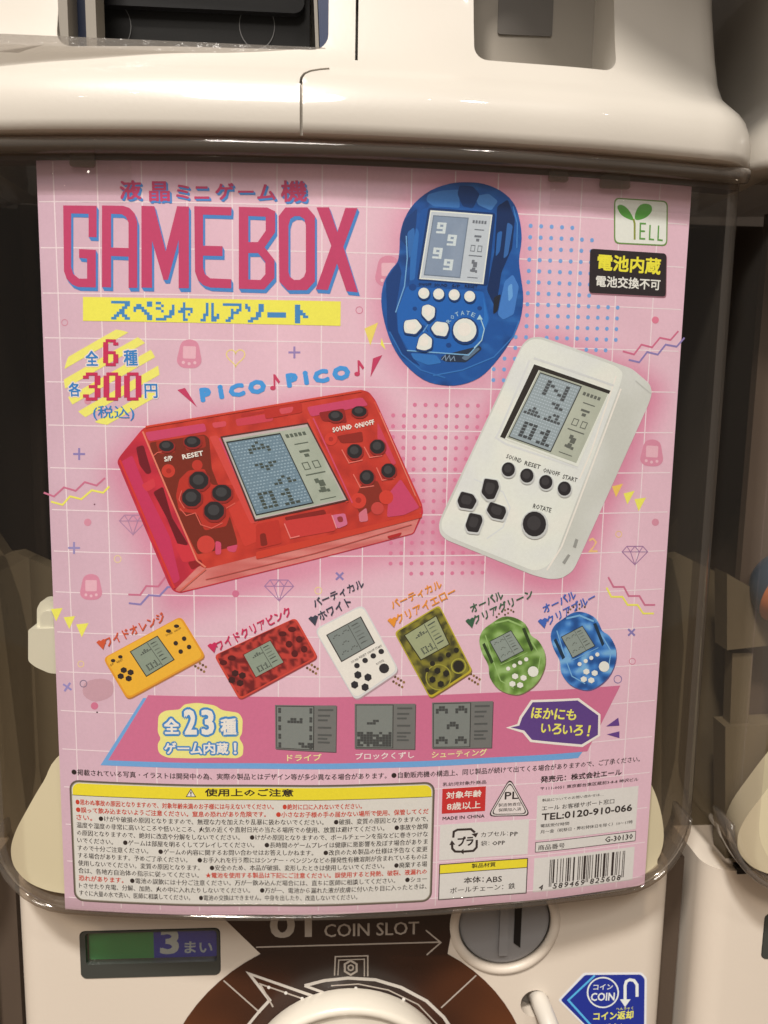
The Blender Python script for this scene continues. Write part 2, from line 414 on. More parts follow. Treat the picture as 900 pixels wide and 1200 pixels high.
def heart(x, y, s, col):
    def f(d):
        P = []
        for k in range(24):
            t = 2 * math.pi * k / 24; P.append((x + s * .062 * 16 * math.sin(t)**3, y - s * .062 * (13 * math.cos(t) - 5 * math.cos(2 * t) - 2 * math.cos(3 * t) - math.cos(4 * t))))
        d.stroke(P, 1.3, col, 3, True)
    return f
doodle(heart(276, 418, 11, (235, 205, 120)), 'yellow heart outline')
def toyicon(x, y, s, rot=0):
    def f(d):
        R_ = lambda P: [(x + px_ * s * math.cos(rot) - py_ * s * math.sin(rot), y + px_ * s * math.sin(rot) + py_ * s * math.cos(rot)) for px_, py_ in P]
        d.poly(R_(smooth_loop([(0, -1.15), (.62, -.9), (.85, -.1), (.95, .6), (.6, 1.02), (0, 1.1), (-.6, 1.02), (-.95, .6), (-.85, -.1), (-.62, -.9)], 3)), (212, 135, 152), 3)
        d.poly(R_(rrect(-.5, -.62, .5, .35, .1, 2)), (226, 172, 178), 4)
        for q, e in ((-.45, .66), (0, .75), (.45, .66)): d.poly(R_(circ(q, e, .13, 8)), (228, 178, 182), 4)
    return f
for x, y, s, r in ((222, 415, 15, .03), (107, 688, 13.5, 0), (455, 318, 16, 0), (764, 531, 14, .05), (190, 700, 0, 0)):
    if s: doodle(toyicon(x, y, s, r), 'faint pink handheld icon')
doodle(lambda d: d.text('2', (689, 647), (700, 647), 17, (235, 185, 120), 3))
doodle(lambda d: d.poly(smooth_loop([(100, 800), (118, 795), (132, 800), (131, 815), (112, 822), (98, 814)], 3), (196, 150, 156), 3, r=0), 'grey smudge')

# ---- title
t = Art('printed_title')
z1 = Z(50, 180, 2.25)
LET = [
 ([(55, 137), (143, 138), (143, 221), (122, 220), (122, 159), (76, 158), (76, 300), (82, 318), (97, 330), (118, 330), (118, 277), (97, 275), (97, 252), (141, 254), (141, 353), (95, 352), (78, 345), (64, 330), (57, 310)], []),
 ([(157, 137), (213, 138), (230, 144), (243, 158), (250, 180), (250, 354), (227, 354), (227, 272), (181, 270), (181, 353), (157, 352)], [[(181, 159), (209, 160), (220, 167), (227, 182), (227, 249), (181, 248)]]),
 ([(261, 138), (295, 139), (325, 258), (355, 139), (386, 140), (386, 355), (359, 355), (359, 228), (331, 333), (319, 333), (289, 230), (289, 354), (261, 353)], []),
 ([(400, 139), (498, 141), (497, 163), (423, 161), (423, 243), (474, 244), (474, 270), (423, 269), (423, 300), (428, 318), (442, 329), (497, 331), (497, 355), (442, 353), (424, 347), (410, 334), (402, 312)], []),
 ([(517, 140), (592, 142), (613, 152), (613, 207), (585, 247), (611, 280), (611, 328), (584, 358), (517, 356)], [[(542, 164), (588, 166), (588, 203), (567, 233), (542, 233)], [(542, 262), (568, 262), (587, 286), (587, 318), (574, 333), (542, 332)]]),
 ([(622, 165), (640, 142), (698, 142), (718, 165), (718, 337), (697, 360), (646, 360), (624, 337)], [[(648, 190), (653, 172), (664, 165), (678, 165), (690, 173), (694, 190), (694, 312), (689, 325), (678, 333), (663, 333), (652, 325), (648, 312)]]),
 ([(722, 142), (755, 142), (777, 207), (798, 144), (830, 144), (793, 246), (831, 366), (801, 363), (776, 290), (752, 360), (720, 358), (761, 243)], [])]
BL = (72, 130, 188)
for k, (dx, dy) in enumerate(((5.5, 10), (4.2, 7.5), (2.8, 5), (1.4, 2.5))):
    for o_, hs in LET:
        t.poly(z1([(x + dx, y + dy) for x, y in o_]), BL, 6 + k, [z1([(x + dx, y + dy) for x, y in h]) for h in hs])
for o_, hs in LET: t.poly(z1(o_), (190, 62, 98), 12, [z1(h) for h in hs])
t.build(poster)
t = Art('printed_subtitle'); zz = Z(50, 180, 2.25)
xs = [204, 268, 345, 402, 452, 520, 570, 628, 706]
for ch, xa, xb, yb, hh in (('液', 204, 262, 122, 52), ('晶', 281, 337, 127, 54), ('ミ', 352, 388, 120, 38), ('ニ', 400, 440, 120, 34), ('ゲ', 455, 505, 122, 46), ('ー', 515, 556, 103, 6), ('ム', 565, 615, 122, 42), ('機', 628, 698, 128, 58)):
    for q in (0, 1, 2): t.text(ch, *zz([(xa + 2 + q * 1.6, yb + 2 + q * 1.8), (xb + 2 + q * 1.6, yb + 2 + q * 1.8)]), hh / 2.25, BL, 6 + q, .035, 2)
    t.text(ch, *zz([(xa, yb), (xb, yb)]), hh / 2.25, (190, 62, 98), 10, .035, 2)
t.build(poster)

# ---- pixel lettering
KAT = {'ス': ['#######', '.....##', '....##.', '...##..', '..###..', '.##.##.', '##...##'],
 'ペ': ['.....##', '.##..##', '####...', '#..##..', '....##.', '.....##', '.....##'],
 'シ': ['##.....', '..#...#', '##....#', '..#..##', '.....##', '...###.', '####...'],
 'ャ': ['..#....', '..#....', '.#####.', '###..#.', '..#.#..', '..#....', '..##...'],
 'ル': ['..#.#..', '..#.#..', '..#.#..', '..#.#..', '.##.#.#', '.#..###', '##..##.'],
 'ア': ['#######', '......#', '...#.##', '...###.', '...#...', '..##...', '.##....'],
 'ソ': ['#....##', '##...##', '.#...##', '....##.', '....##.', '..###..', '.##....'],
 'ー': ['.......', '.......', '.......', '#######', '#######', '.......', '.......'],
 'ト': ['..##...', '..##...', '..###..', '..####.', '..##.##', '..##...', '..##...'],
 '6': ['.####.', '##..##', '##....', '##....', '#####.', '##..##', '##..##', '##..##', '.####.'],
 '3': ['.####.', '##..##', '....##', '....##', '..###.', '....##', '....##', '##..##', '.####.'],
 '0': ['.####.', '##..##', '##..##', '##..##', '##..##', '##..##', '##..##', '##..##', '.####.']}
def pixels(art, F, rows, col, lay, gap=0):
    h, wd = len(rows), max(map(len, rows))
    F.W, F.H = wd, h
    for j, r in enumerate(rows):
        i = 0
        while i < len(r):
            if r[i] == '#':
                k = i + 1
                while k < len(r) and r[k] == '#' and not gap: k += 1
                art.uv(F([(i + gap, j + gap), (k - gap, j + gap), (k - gap, j + 1 - (gap or 0)), (i + gap, j + 1 - (gap or 0))]), col, lay)
                i = k
            else: i += 1
t = Art('printed_yellow_strip'); t.poly([(97.5, 348), (399.3, 353.3), (399, 382), (97.5, 376)], (244, 224, 82), 6)
for i, ch in enumerate('スペシャルアソート'):
    x = 130.5 + i * 26.1; y = 352.5 + i * .55; wd = 22 if ch != 'ャ' else 20
    pixels(t, Frame([(x, y), (x + wd, y + .3), (x + wd, y + 22.3), (x, y + 22)]), KAT[ch], (66, 128, 178), 7)
t.build(poster)

# ---- price badge
t = Art('printed_price_badge'); cx_, cy_, rr_ = 131, 442, 56
for k in range(-6, 7):
    if k % 2: continue
    a0, a1 = (k - .5) * 10.2, (k + .5) * 10.2; th = -.52; pts = []
    def cp(s, n): return (cx_ + s * math.cos(th) - n * math.sin(th), cy_ + s * math.sin(th) + n * math.cos(th))
    if abs(a0) >= rr_ or abs(a1) >= rr_: continue
    n_ = 6; P = []
    for q in range(n_ + 1):
        n = a0 + (a1 - a0) * q / n_; P.append(cp(-math.sqrt(rr_**2 - n * n), n))
    for q in range(n_, -1, -1):
        n = a0 + (a1 - a0) * q / n_; P.append(cp(math.sqrt(rr_**2 - n * n), n))
    t.poly(P, (240, 226, 105), 4)
WOUT = (238, 212, 200)
def otext(art, s_, a_, b_, h_, col, lay, bold, obold, ocol, res=2):
    """outlined lettering, one character at a time"""
    n = len(s_); A, B = Vector(a_), Vector(b_)
    cw = (B - A) / n
    for i, ch in enumerate(s_):
        p, q = A + cw * (i + .04), A + cw * (i + .96)
        hh = h_; e = obold * h_
        if ch == 'ー': hh = h_ * .16; p = p - Vector((0, h_ * .42)); q = q - Vector((0, h_ * .42))
        if ch in '！!': p = A + cw * (i + .35); q = A + cw * (i + .6)
        if ch in 'いこニ二': hh = h_ * .82; p = p - Vector((0, h_ * .08)); q = q - Vector((0, h_ * .08))
        ex = (q - p).normalized() * e
        art.text(ch, tuple(p - ex + Vector((0, e))), tuple(q + ex + Vector((0, e))), hh + 2 * e, ocol, lay + (i % 3) * .05, (e + bold * hh) / (hh + 2 * e), res)
        art.text(ch, tuple(p), tuple(q), hh, col, lay + 4, bold, res)
b1 = z1([(113, 560), (150, 560), (213, 560), (254, 560)])
otext(t, '全', b1[0], b1[1], 18, (52, 122, 180), 6, .03, .07, WOUT); otext(t, '種', b1[2], b1[3], 19, (52, 122, 180), 6, .03, .07, WOUT)
for dx, col, ly in ((0, (196, 46, 82), 11),):
    pixels(t, Frame(z1([(160, 489), (200, 490), (200, 560), (160, 560)])), KAT['6'], col, ly)
    for i, ch in enumerate('300'):
        x = 107 + i * 54; pixels(t, Frame(z1([(x, 577), (x + 46, 577), (x + 46, 651), (x, 651)])), KAT[ch], col, ly)
b2 = z1([(68, 641), (104, 641), (268, 645), (306, 645)])
otext(t, '各', b2[0], b2[1], 17, (52, 122, 180), 6, .03, .07, WOUT); otext(t, '円', b2[2], b2[3], 17, (52, 122, 180), 6, .03, .07, WOUT)
t.text('(税込)', *z1([(134, 703), (243, 705)]), 17.5, (52, 122, 180), 11, .012, 2)
t.build(poster)

# ---- PiCO PiCO
t = Art('printed_sound_words')
PC = (70, 146, 205)
for s_, a_, b_, h_ in (('P', (417, 656), (447, 653), 38), ('i', (466, 648), (480, 646), 38), ('C', (494, 646), (536, 638), 36), ('O', (545, 638), (592, 630), 38)):
    t.text(s_, *z1([a_, b_]), h_ / 2.25, PC, 6, .105, 2)
for s_, a_, b_, h_ in (('P', (645, 618), (676, 614), 38), ('i', (690, 611), (704, 609), 38), ('C', (716, 609), (758, 602), 37), ('O', (767, 602), (814, 594), 39)):
    t.text(s_, *z1([a_, b_]), h_ / 2.25, PC, 6, .105, 2)
for ox, oy in ((600, 585), (822, 548)):
    t.poly(z1([(ox + 8, oy - 3), (ox + 13, oy - 3), (ox + 26, oy + 16), (ox + 22, oy + 22), (ox + 13, oy + 10), (ox + 14, oy + 32), (ox + 9, oy + 32)]), (196, 62, 92), 7)
    t.poly(z1(circ(ox + 7, oy + 33, 7.5, 12, 6)), (196, 62, 92), 8)
CR = (192, 58, 92)
t.poly([(208, 457), (217, 454.5), (231, 477)], CR, 6); t.poly([(437, 420), (448, 416), (434, 442)], CR, 6)
t.build(poster)

# ================================================================== printed consoles
def part(name, parent, fn, fine=None, cut=.004, label=None):
    d = Art(name, fine=fine, cut=cut); fn(d); return d.build(parent, None, label)
def lcdmarks(d, F, lay, x0, x1, ink, y0=.08):
    """small marks of the score column; local 0..1"""
    F.W = F.H = 1; w_ = x1 - x0
    for k in range(5):
        d.uv(F([(x0 + w_ * (.08 + k * .17), y0), (x0 + w_ * (.2 + k * .17), y0), (x0 + w_ * (.2 + k * .17), y0 + .045), (x0 + w_ * (.08 + k * .17), y0 + .045)]), ink, lay)
    for yy, a_, b_, hh in ((.21, .25, .8, .014), (.30, .3, .7, .03), (.35, .42, .6, .04), (.60, .12, .88, .016), (.93, .2, .8, .012)):
        d.uv(F([(x0 + w_ * a_, yy), (x0 + w_ * b_, yy), (x0 + w_ * b_, yy + hh), (x0 + w_ * a_, yy + hh)]), ink, lay)
    for cx in (.3, .7):
        for q in polyline([(x0 + w_ * (cx - .11), .455), (x0 + w_ * (cx + .11), .455), (x0 + w_ * (cx + .11), .54), (x0 + w_ * (cx - .11), .54)], .011, True): d.uv(F(q), ink, lay)
    for (x, y, r) in ((.42, .70, .05), (.55, .74, .07), (.5, .82, .06), (.66, .84, .035), (.36, .83, .03)):
        d.uv(F([(x0 + w_ * (x - r * 1.6), y - r * .6), (x0 + w_ * (x + r * 1.6), y - r * .6), (x0 + w_ * (x + r * 1.6), y + r * .5), (x0 + w_ * (x - r * 1.6), y + r * .5)]), ink, lay + 1 + int(r * 100) % 3)
def cells(d, F, x0, y0, cw, chh, rows, ink, lay, gap=.12):
    F.W = F.H = 1
    for j, r in enumerate(rows):
        for i, c in enumerate(r):
            if c == '#':
                x, y = x0 + i * cw, y0 + j * chh
                d.uv(F([(x + cw * gap, y + chh * gap), (x + cw * (1 - gap), y + chh * gap), (x + cw * (1 - gap), y + chh * (1 - gap)), (x + cw * gap, y + chh * (1 - gap))]), ink, lay)
D = {'9': ['###', '#.#', '###', '..#', '###'], '0': ['###', '#.#', '#.#', '#.#', '###'], '1': ['.#.', '##.', '.#.', '.#.', '###'], 'N': ['#...#', '##..#', '#.#.#', '#..##', '#...#'],
     'tri': ['..#..', '.###.', '#####'], 'hill': ['...........', '..#.....##.', '.###...#.#.', '#####.#####']}
# ---------- large red
def seq(d, lay, zf, L):
    for k, (P, c) in enumerate(L): d.poly(zf(P), c, lay + k * .22, r=.0009)
def redcol(x, y):
    n = nz(x, y, .09, 2); c = (193, 54, 41)
    return mixc(mixc(c, (168, 44, 36), max(0, n) * 1.2), (206, 66, 50), max(0, -n) * 1.2)
z5 = Z(100, 430, 2.25); zA = Z(130, 450, 4.737); zB = Z(300, 450, 4.5)
def f(d):
    d.poly(RED_OUT, lambda x, y: mixc((200, 46, 60), (180, 38, 56), nz(x, y, .05, 9) * 2 + .3), 10, r=.001)
    d.poly(z5([(300, 524), (886, 383), (864, 438), (250, 593), (236, 588)]), lambda x, y: mixc((212, 126, 116), (198, 100, 92), nz(x * .4, y * 2.2, .06, 4) * 1.6 + .4), 11, r=.001)
    d.poly(z5([(150, 166), (163, 156), (729, 61), (747, 68), (763, 90), (886, 362), (884, 386), (322, 531), (306, 528), (294, 512)]), redcol, 12, r=.001)
body = part('printed_console', poster, f, fine=.0014, label='large clear red wide console picture')
def f(d):
    DK, PKR, ORr = (118, 38, 24), (198, 66, 98), (206, 60, 46)
    seq(d, 13, zA, [([(52, 435), (120, 395), (190, 570), (330, 850), (385, 1085), (350, 1110)], (194, 50, 86)), ([(140, 350), (182, 338), (228, 492), (200, 502), (160, 450)], (110, 20, 32)), ([(235, 600), (290, 568), (340, 740), (432, 892), (375, 897), (310, 740)], (104, 18, 28)), ([(170, 560), (240, 520), (250, 570), (200, 600)], (206, 56, 66)), ([(426, 988), (500, 972), (512, 1000), (450, 1032)], (140, 28, 32)), ([(350, 880), (440, 900), (470, 980), (400, 990)], (204, 50, 60)),
      ([(190, 268), (520, 218), (532, 262), (212, 318)], PKR), ([(560, 215), (640, 205), (640, 235), (570, 245)], (208, 74, 84)), ([(690, 195), (900, 160), (900, 205), (700, 235)], (200, 62, 76)), ([(720, 170), (900, 140), (900, 152), (722, 184)], (176, 44, 40)),
      ([(215, 325), (520, 280), (545, 300), (560, 470), (650, 700), (700, 870), (700, 900), (480, 945), (330, 640), (240, 430)], DK), ([(250, 320), (330, 310), (360, 380), (270, 390)], (160, 44, 30)), ([(400, 300), (520, 285), (530, 350), (420, 370)], (156, 42, 30))])
    seq(d, 16, zA, [([(380, 530), (430, 480), (520, 470), (560, 560), (680, 560), (692, 640), (640, 790), (520, 812), (480, 720), (380, 705), (362, 620)], (182, 48, 36)), (circ(320, 482, 38, 14), (196, 56, 42)), (circ(322, 482, 15, 10), (168, 42, 34)), (circ(480, 450, 30, 12), (186, 52, 40)), (circ(528, 890, 50, 16), (202, 62, 52)), ([(650, 690), (742, 905), (822, 870), (800, 790), (720, 640)], (202, 58, 46)),
      ([(580, 870), (612, 878), (612, 945), (580, 948)], (206, 72, 104)), ([(640, 905), (705, 890), (692, 935), (652, 930)], (204, 70, 100)), ([(545, 292), (592, 284), (820, 768), (776, 776)], (208, 70, 62))])
    seq(d, 19, zB, [([(268, 122), (560, 70), (592, 112), (290, 172)], PKR), ([(330, 150), (465, 128), (480, 205), (350, 195)], (142, 34, 32)), ([(425, 275), (560, 250), (565, 305), (450, 312)], (142, 38, 30)), ([(555, 530), (640, 508), (685, 605), (560, 705), (515, 620)], (132, 42, 30)), ([(700, 575), (762, 500), (862, 652), (780, 690), (690, 702)], PKR), ([(640, 200), (660, 240), (740, 420), (720, 430), (640, 290)], (200, 64, 84)),
      (circ(395, 290, 34, 14), ORr), (circ(395, 290, 13, 10), (174, 46, 38)), (circ(540, 615, 42, 14), ORr), (circ(540, 612, 16, 10), (170, 44, 36)), (circ(686, 597, 38, 14), ORr), (circ(640, 655, 34, 14), (196, 66, 60)), ([(540, 682), (582, 650), (592, 722), (546, 728)], (206, 110, 122)),
      ([(40, 130), (240, 95), (245, 150), (50, 185)], (184, 46, 38)), ([(120, 130), (200, 118), (190, 150), (130, 160)], (206, 76, 84)), ([(0, 740), (120, 715), (135, 840), (0, 872)], (186, 48, 38)), ([(20, 790), (50, 785), (62, 850), (25, 857)], (126, 34, 26)), ([(150, 702), (360, 660), (372, 682), (160, 722)], (132, 32, 28))])
    seq(d, 24, zB, [([(143, 722), (400, 680), (420, 772), (180, 816)], (198, 56, 52)), ([(400, 690), (470, 680), (484, 740), (430, 762)], (204, 104, 132)), ([(425, 700), (455, 695), (462, 725), (435, 730)], (150, 50, 50)), ([(0, 885), (868, 680), (878, 702), (0, 926)], (200, 60, 42)), ([(690, 802), (770, 780), (760, 800), (700, 816)], (176, 40, 40))])
    d.stroke(zB([(150, 735), (182, 812), (230, 800)]), 1.3, (226, 120, 110), 26); d.stroke(zB([(400, 690), (425, 760)]), 1.2, (226, 140, 140), 26)
    for P in ([(452, 345), (490, 416), (562, 400)], [(570, 330), (600, 387), (665, 377)], [(513, 475), (550, 546), (622, 536)], [(635, 440), (665, 507), (728, 496)]): d.stroke(zB(P), 1.2, (226, 112, 96), 26.3)
    for P in ([(385, 690), (420, 730), (470, 715), (500, 780), (560, 800), (620, 770)], [(235, 400), (260, 380), (350, 365)], [(395, 590), (380, 640), (410, 690)], [(640, 690), (690, 660)]): d.stroke(zA(P), 1.1, (218, 96, 80), 26.3)
    d.stroke(zB([(275, 185), (482, 622)]), 3.6, (208, 66, 50), 26.6); d.stroke(zB([(302, 180), (508, 626)]), 1.8, (206, 72, 98), 26.8)
    d.stroke(zA([(602, 300), (805, 745)]), 1.8, (206, 72, 98), 26.6)
    d.stroke(z5([(152, 170), (295, 510), (318, 528)]), 2, (224, 120, 96), 27); d.stroke(z5([(92, 245), (236, 583)]), 2.4, (206, 54, 46), 27); d.stroke(z5([(160, 158), (728, 63)]), 2.4, (204, 64, 44), 27.3)
    d.stroke(z5([(762, 92), (884, 368)]), 2, (212, 78, 58), 27.6); d.stroke(z5([(776, 120), (870, 340)]), .9, (226, 130, 110), 28)
    d.stroke(z5([(318, 560), (600, 492), (860, 415)]), 1, (186, 82, 74), 27.3); d.stroke(z5([(318, 532), (250, 590)]), 2, (208, 100, 84), 27.6)
    for s_, a_, b_ in (('S/P', (210, 250), (233, 246)), ('RESET', (258, 244), (313, 233)), ('SOUND', (653, 173), (704, 163)), ('ON/OFF', (711, 163), (763, 151))): d.text(s_, *z5([a_, b_]), 6, (246, 226, 214), 28, .05, 1)
part('printed_edge_lines', body, f, cut=.003)
def screen_red(d):
    d.poly(zA([(608, 300), (640, 292), (1020, 238), (1050, 300)]), (150, 40, 34), 28, r=.0005)
    F = Frame(z5([(362, 187), (585, 151), (688, 349), (449, 402)]))
    d.uv(F([(-.02, -.02), (1.02, -.02), (1.02, 1.02), (-.02, 1.02)]), (84, 44, 40), 29); d.uv(F([(0, 0), (1, 0), (1, 1), (0, 1)]), (190, 170, 164), 29.3)
    d.uv(F([(.012, .03), (1, .03), (.985, .985), (.012, .985)]), lambda x, y: mixc((158, 162, 142), (176, 178, 158), nz(x, y, .05) + .5), 29.6)
    d.uv(F([(.02, .05), (.66, .05), (.66, .96), (.02, .96)]), (46, 48, 46), 30); d.uv(F([(.032, .068), (.648, .068), (.648, .943), (.032, .943)]), (108, 128, 138), 30.4)
    rnd = random.Random(4)
    for j in range(23):
        for i in range(16):
            x, y = .045 + i * .0372 + (j % 2) * .012, .08 + j * .0372
            d.uv(F([(x, y + .004), (x + .012, y), (x + .024, y + .004), (x + .024, y + .015), (x, y + .015)]), (150, 168, 174) if rnd.random() > .2 else (126, 146, 154), 30.8)
    ink = (66, 72, 64)
    cells(d, F, .22, .10, .052, .036, ['..#..', '.#.#.', '#####', '#...#'], ink, 31.2); cells(d, F, .22, .36, .052, .036, ['##.##', '.###.', '..#..'], ink, 31.2)
    cells(d, F, .34, .55, .052, .036, ['..#..', '.#.#.', '##.##'], ink, 31.2)
    cells(d, F, .12, .70, .06, .042, D['0'], ink, 31.2); cells(d, F, .36, .71, .06, .042, D['1'], ink, 31.2)
    lcdmarks(d, F, 31.2, .68, .97, (88, 94, 80))
part('printed_screen', body, screen_red, cut=.003)
BK = (38, 34, 36)
def btn(parent, P, col=BK, hi=(64, 62, 62), lay=33, rim=None, name='printed_button', r=.0008):
    def f(d):
        c = Vector((sum(p[0] for p in P) / len(P), sum(p[1] for p in P) / len(P)))
        if rim: d.poly([tuple(c + (Vector(p) - c) * 1.16 + Vector((.4, 1.0))) for p in P], rim, lay - 2, r=r)
        d.poly(P, col, lay, r=r); d.poly([tuple(c + (Vector(p) - c) * .58 - Vector((.6, 1.0))) for p in P], hi, lay + 1, r=r)
    return part(name, parent, f, cut=0)
def octo(cx, cy, rx, ry, n=8, rot=.4): return [(cx + rx * math.cos(2 * math.pi * k / n + rot), cy + ry * math.sin(2 * math.pi * k / n + rot)) for k in range(n)]
for cx, cy, rx, ry in ((215, 208, 21, 15), (283, 197, 23, 16), (660, 129, 21, 15), (722, 117, 21, 15), (300, 299, 27, 25), (281, 344, 27, 25), (360, 332, 27, 23), (340, 379, 28, 26), (710, 222, 21, 20), (770, 210, 21, 20), (742, 290, 20, 20), (799, 273, 20, 20)):
    btn(body, z5(octo(cx, cy, rx, ry)), rim=(146, 38, 34), hi=(62, 60, 60))
# ---------- large white
z6 = Z(480, 380, 2.647)
def f(d):
    d.poly(WHI_OUT, lambda x, y: mixc((214, 210, 198), (198, 194, 180), nz(x, y, .02, 3) + .5), 10, r=.002)
    d.poly(z6([(352, 66), (378, 46), (405, 46), (640, 130), (662, 150), (655, 180), (462, 690), (448, 725), (420, 755), (385, 765), (125, 660), (100, 640), (98, 612)]), lambda x, y: mixc((228, 224, 216), (219, 215, 206), nz(x, y, .03, 5) + .5), 11, r=.003)
body = part('printed_console', poster, f, fine=.002, label='large white vertical console picture')
def f(d):
    d.stroke(z6([(640, 160), (560, 400), (525, 480)]), 2, (238, 235, 228), 13); d.stroke(z6([(655, 200), (470, 690), (425, 762)]), 2.2, (236, 233, 226), 14)
    d.stroke(z6([(372, 112), (280, 330), (268, 352), (300, 372), (520, 445)]), 2.5, (214, 210, 202), 13); d.stroke(z6([(385, 105), (632, 190)]), 2.5, (210, 206, 198), 14)
    d.stroke(z6([(200, 480), (290, 520), (312, 570), (290, 630), (240, 665)]), 1.5, (215, 212, 206), 13)
    d.stroke(z6([(700, 175), (748, 215)]), 1.5, (190, 186, 174), 14)
    for P in ([(505, 690), (513, 664), (522, 668), (514, 694)], [(472, 738), (490, 712), (497, 716), (480, 744)]): d.poly(z6(P), (150, 146, 136), 15)
    for s_, a_, b_, h_ in (('SOUND', (299, 415), (345, 431), 5.2), ('RESET', (355, 436), (403, 450), 5.2), ('ON/OFF', (412, 458), (462, 472), 5.2), ('START', (472, 478), (516, 490), 5.2), ('ROTATE', (381, 570), (436, 584), 5.6)): d.text(s_, *z6([a_, b_]), h_, (50, 48, 46), 16, .02, 1)
part('printed_edge_lines', body, f, cut=.003)
def f(d):
    d.poly(z6([(386, 124), (622, 206), (520, 442), (280, 350)]), (225, 221, 212), 17)
    d.poly(z6([(386, 124), (622, 206), (617, 216), (400, 142), (296, 355), (281, 349)]), (44, 38, 34), 18)
    F = Frame(z6([(402, 143), (614, 215), (515, 430), (300, 352)]))
    d.uv(F([(0, 0), (1, 0), (1, 1), (0, 1)]), lambda x, y: mixc((168, 168, 148), (184, 183, 162), nz(x, y, .05) + .5), 19)
    d.uv(F([(.02, .02), (.62, .02), (.62, .98), (.02, .98)]), (60, 60, 56), 20); d.uv(F([(.03, .035), (.605, .035), (.605, .965), (.03, .965)]), (150, 158, 158), 21)
    for j in range(21):
        for i in range(15):
            x, y = .05 + i * .0365, .055 + j * .0425
            d.uv(F([(x, y), (x + .022, y), (x + .022, y + .014), (x, y + .014)]), (176, 184, 184), 22)
    cells(d, F, .16, .08, .065, .043, D['N'], (78, 80, 80), 23, .08); cells(d, F, .05, .44, .047, .042, D['hill'], (78, 80, 80), 23, .08)
    cells(d, F, .34, .34, .06, .042, ['##.', '.##'], (78, 80, 80), 23, .08)
    cells(d, F, .12, .70, .065, .045, D['0'], (70, 72, 72), 24, .08); cells(d, F, .37, .71, .065, .045, D['1'], (70, 72, 72), 24, .08)
    lcdmarks(d, F, 21, .65, .97, (98, 98, 88))
part('printed_screen', body, f, cut=.003)
for cx, cy, r in ((306, 450, 20.5), (363, 469, 20.5), (421, 489, 20.5), (478, 509, 20.5), (386, 619, 36)): btn(body, z6(circ(cx, cy, r, 18, r * 1.08)), hi=(58, 54, 54), rim=(196, 192, 184), r=0)
for cx, cy, dx, dy in ((250, 510, 0, 0), (178, 546, 0, 0), (268, 580, 0, 0), (200, 617, 0, 0)):
    q = {250: [(232, 478), (272, 484), (278, 505), (262, 542), (240, 543), (222, 522)], 178: [(160, 518), (196, 527), (209, 547), (194, 574), (155, 568), (147, 547)], 268: [(250, 550), (296, 566), (300, 582), (288, 607), (255, 600), (238, 577)], 200: [(186, 584), (222, 592), (227, 608), (212, 646), (180, 642), (172, 624)]}[cx]
    btn(body, z6(q), hi=(58, 54, 54), rim=(200, 196, 188))
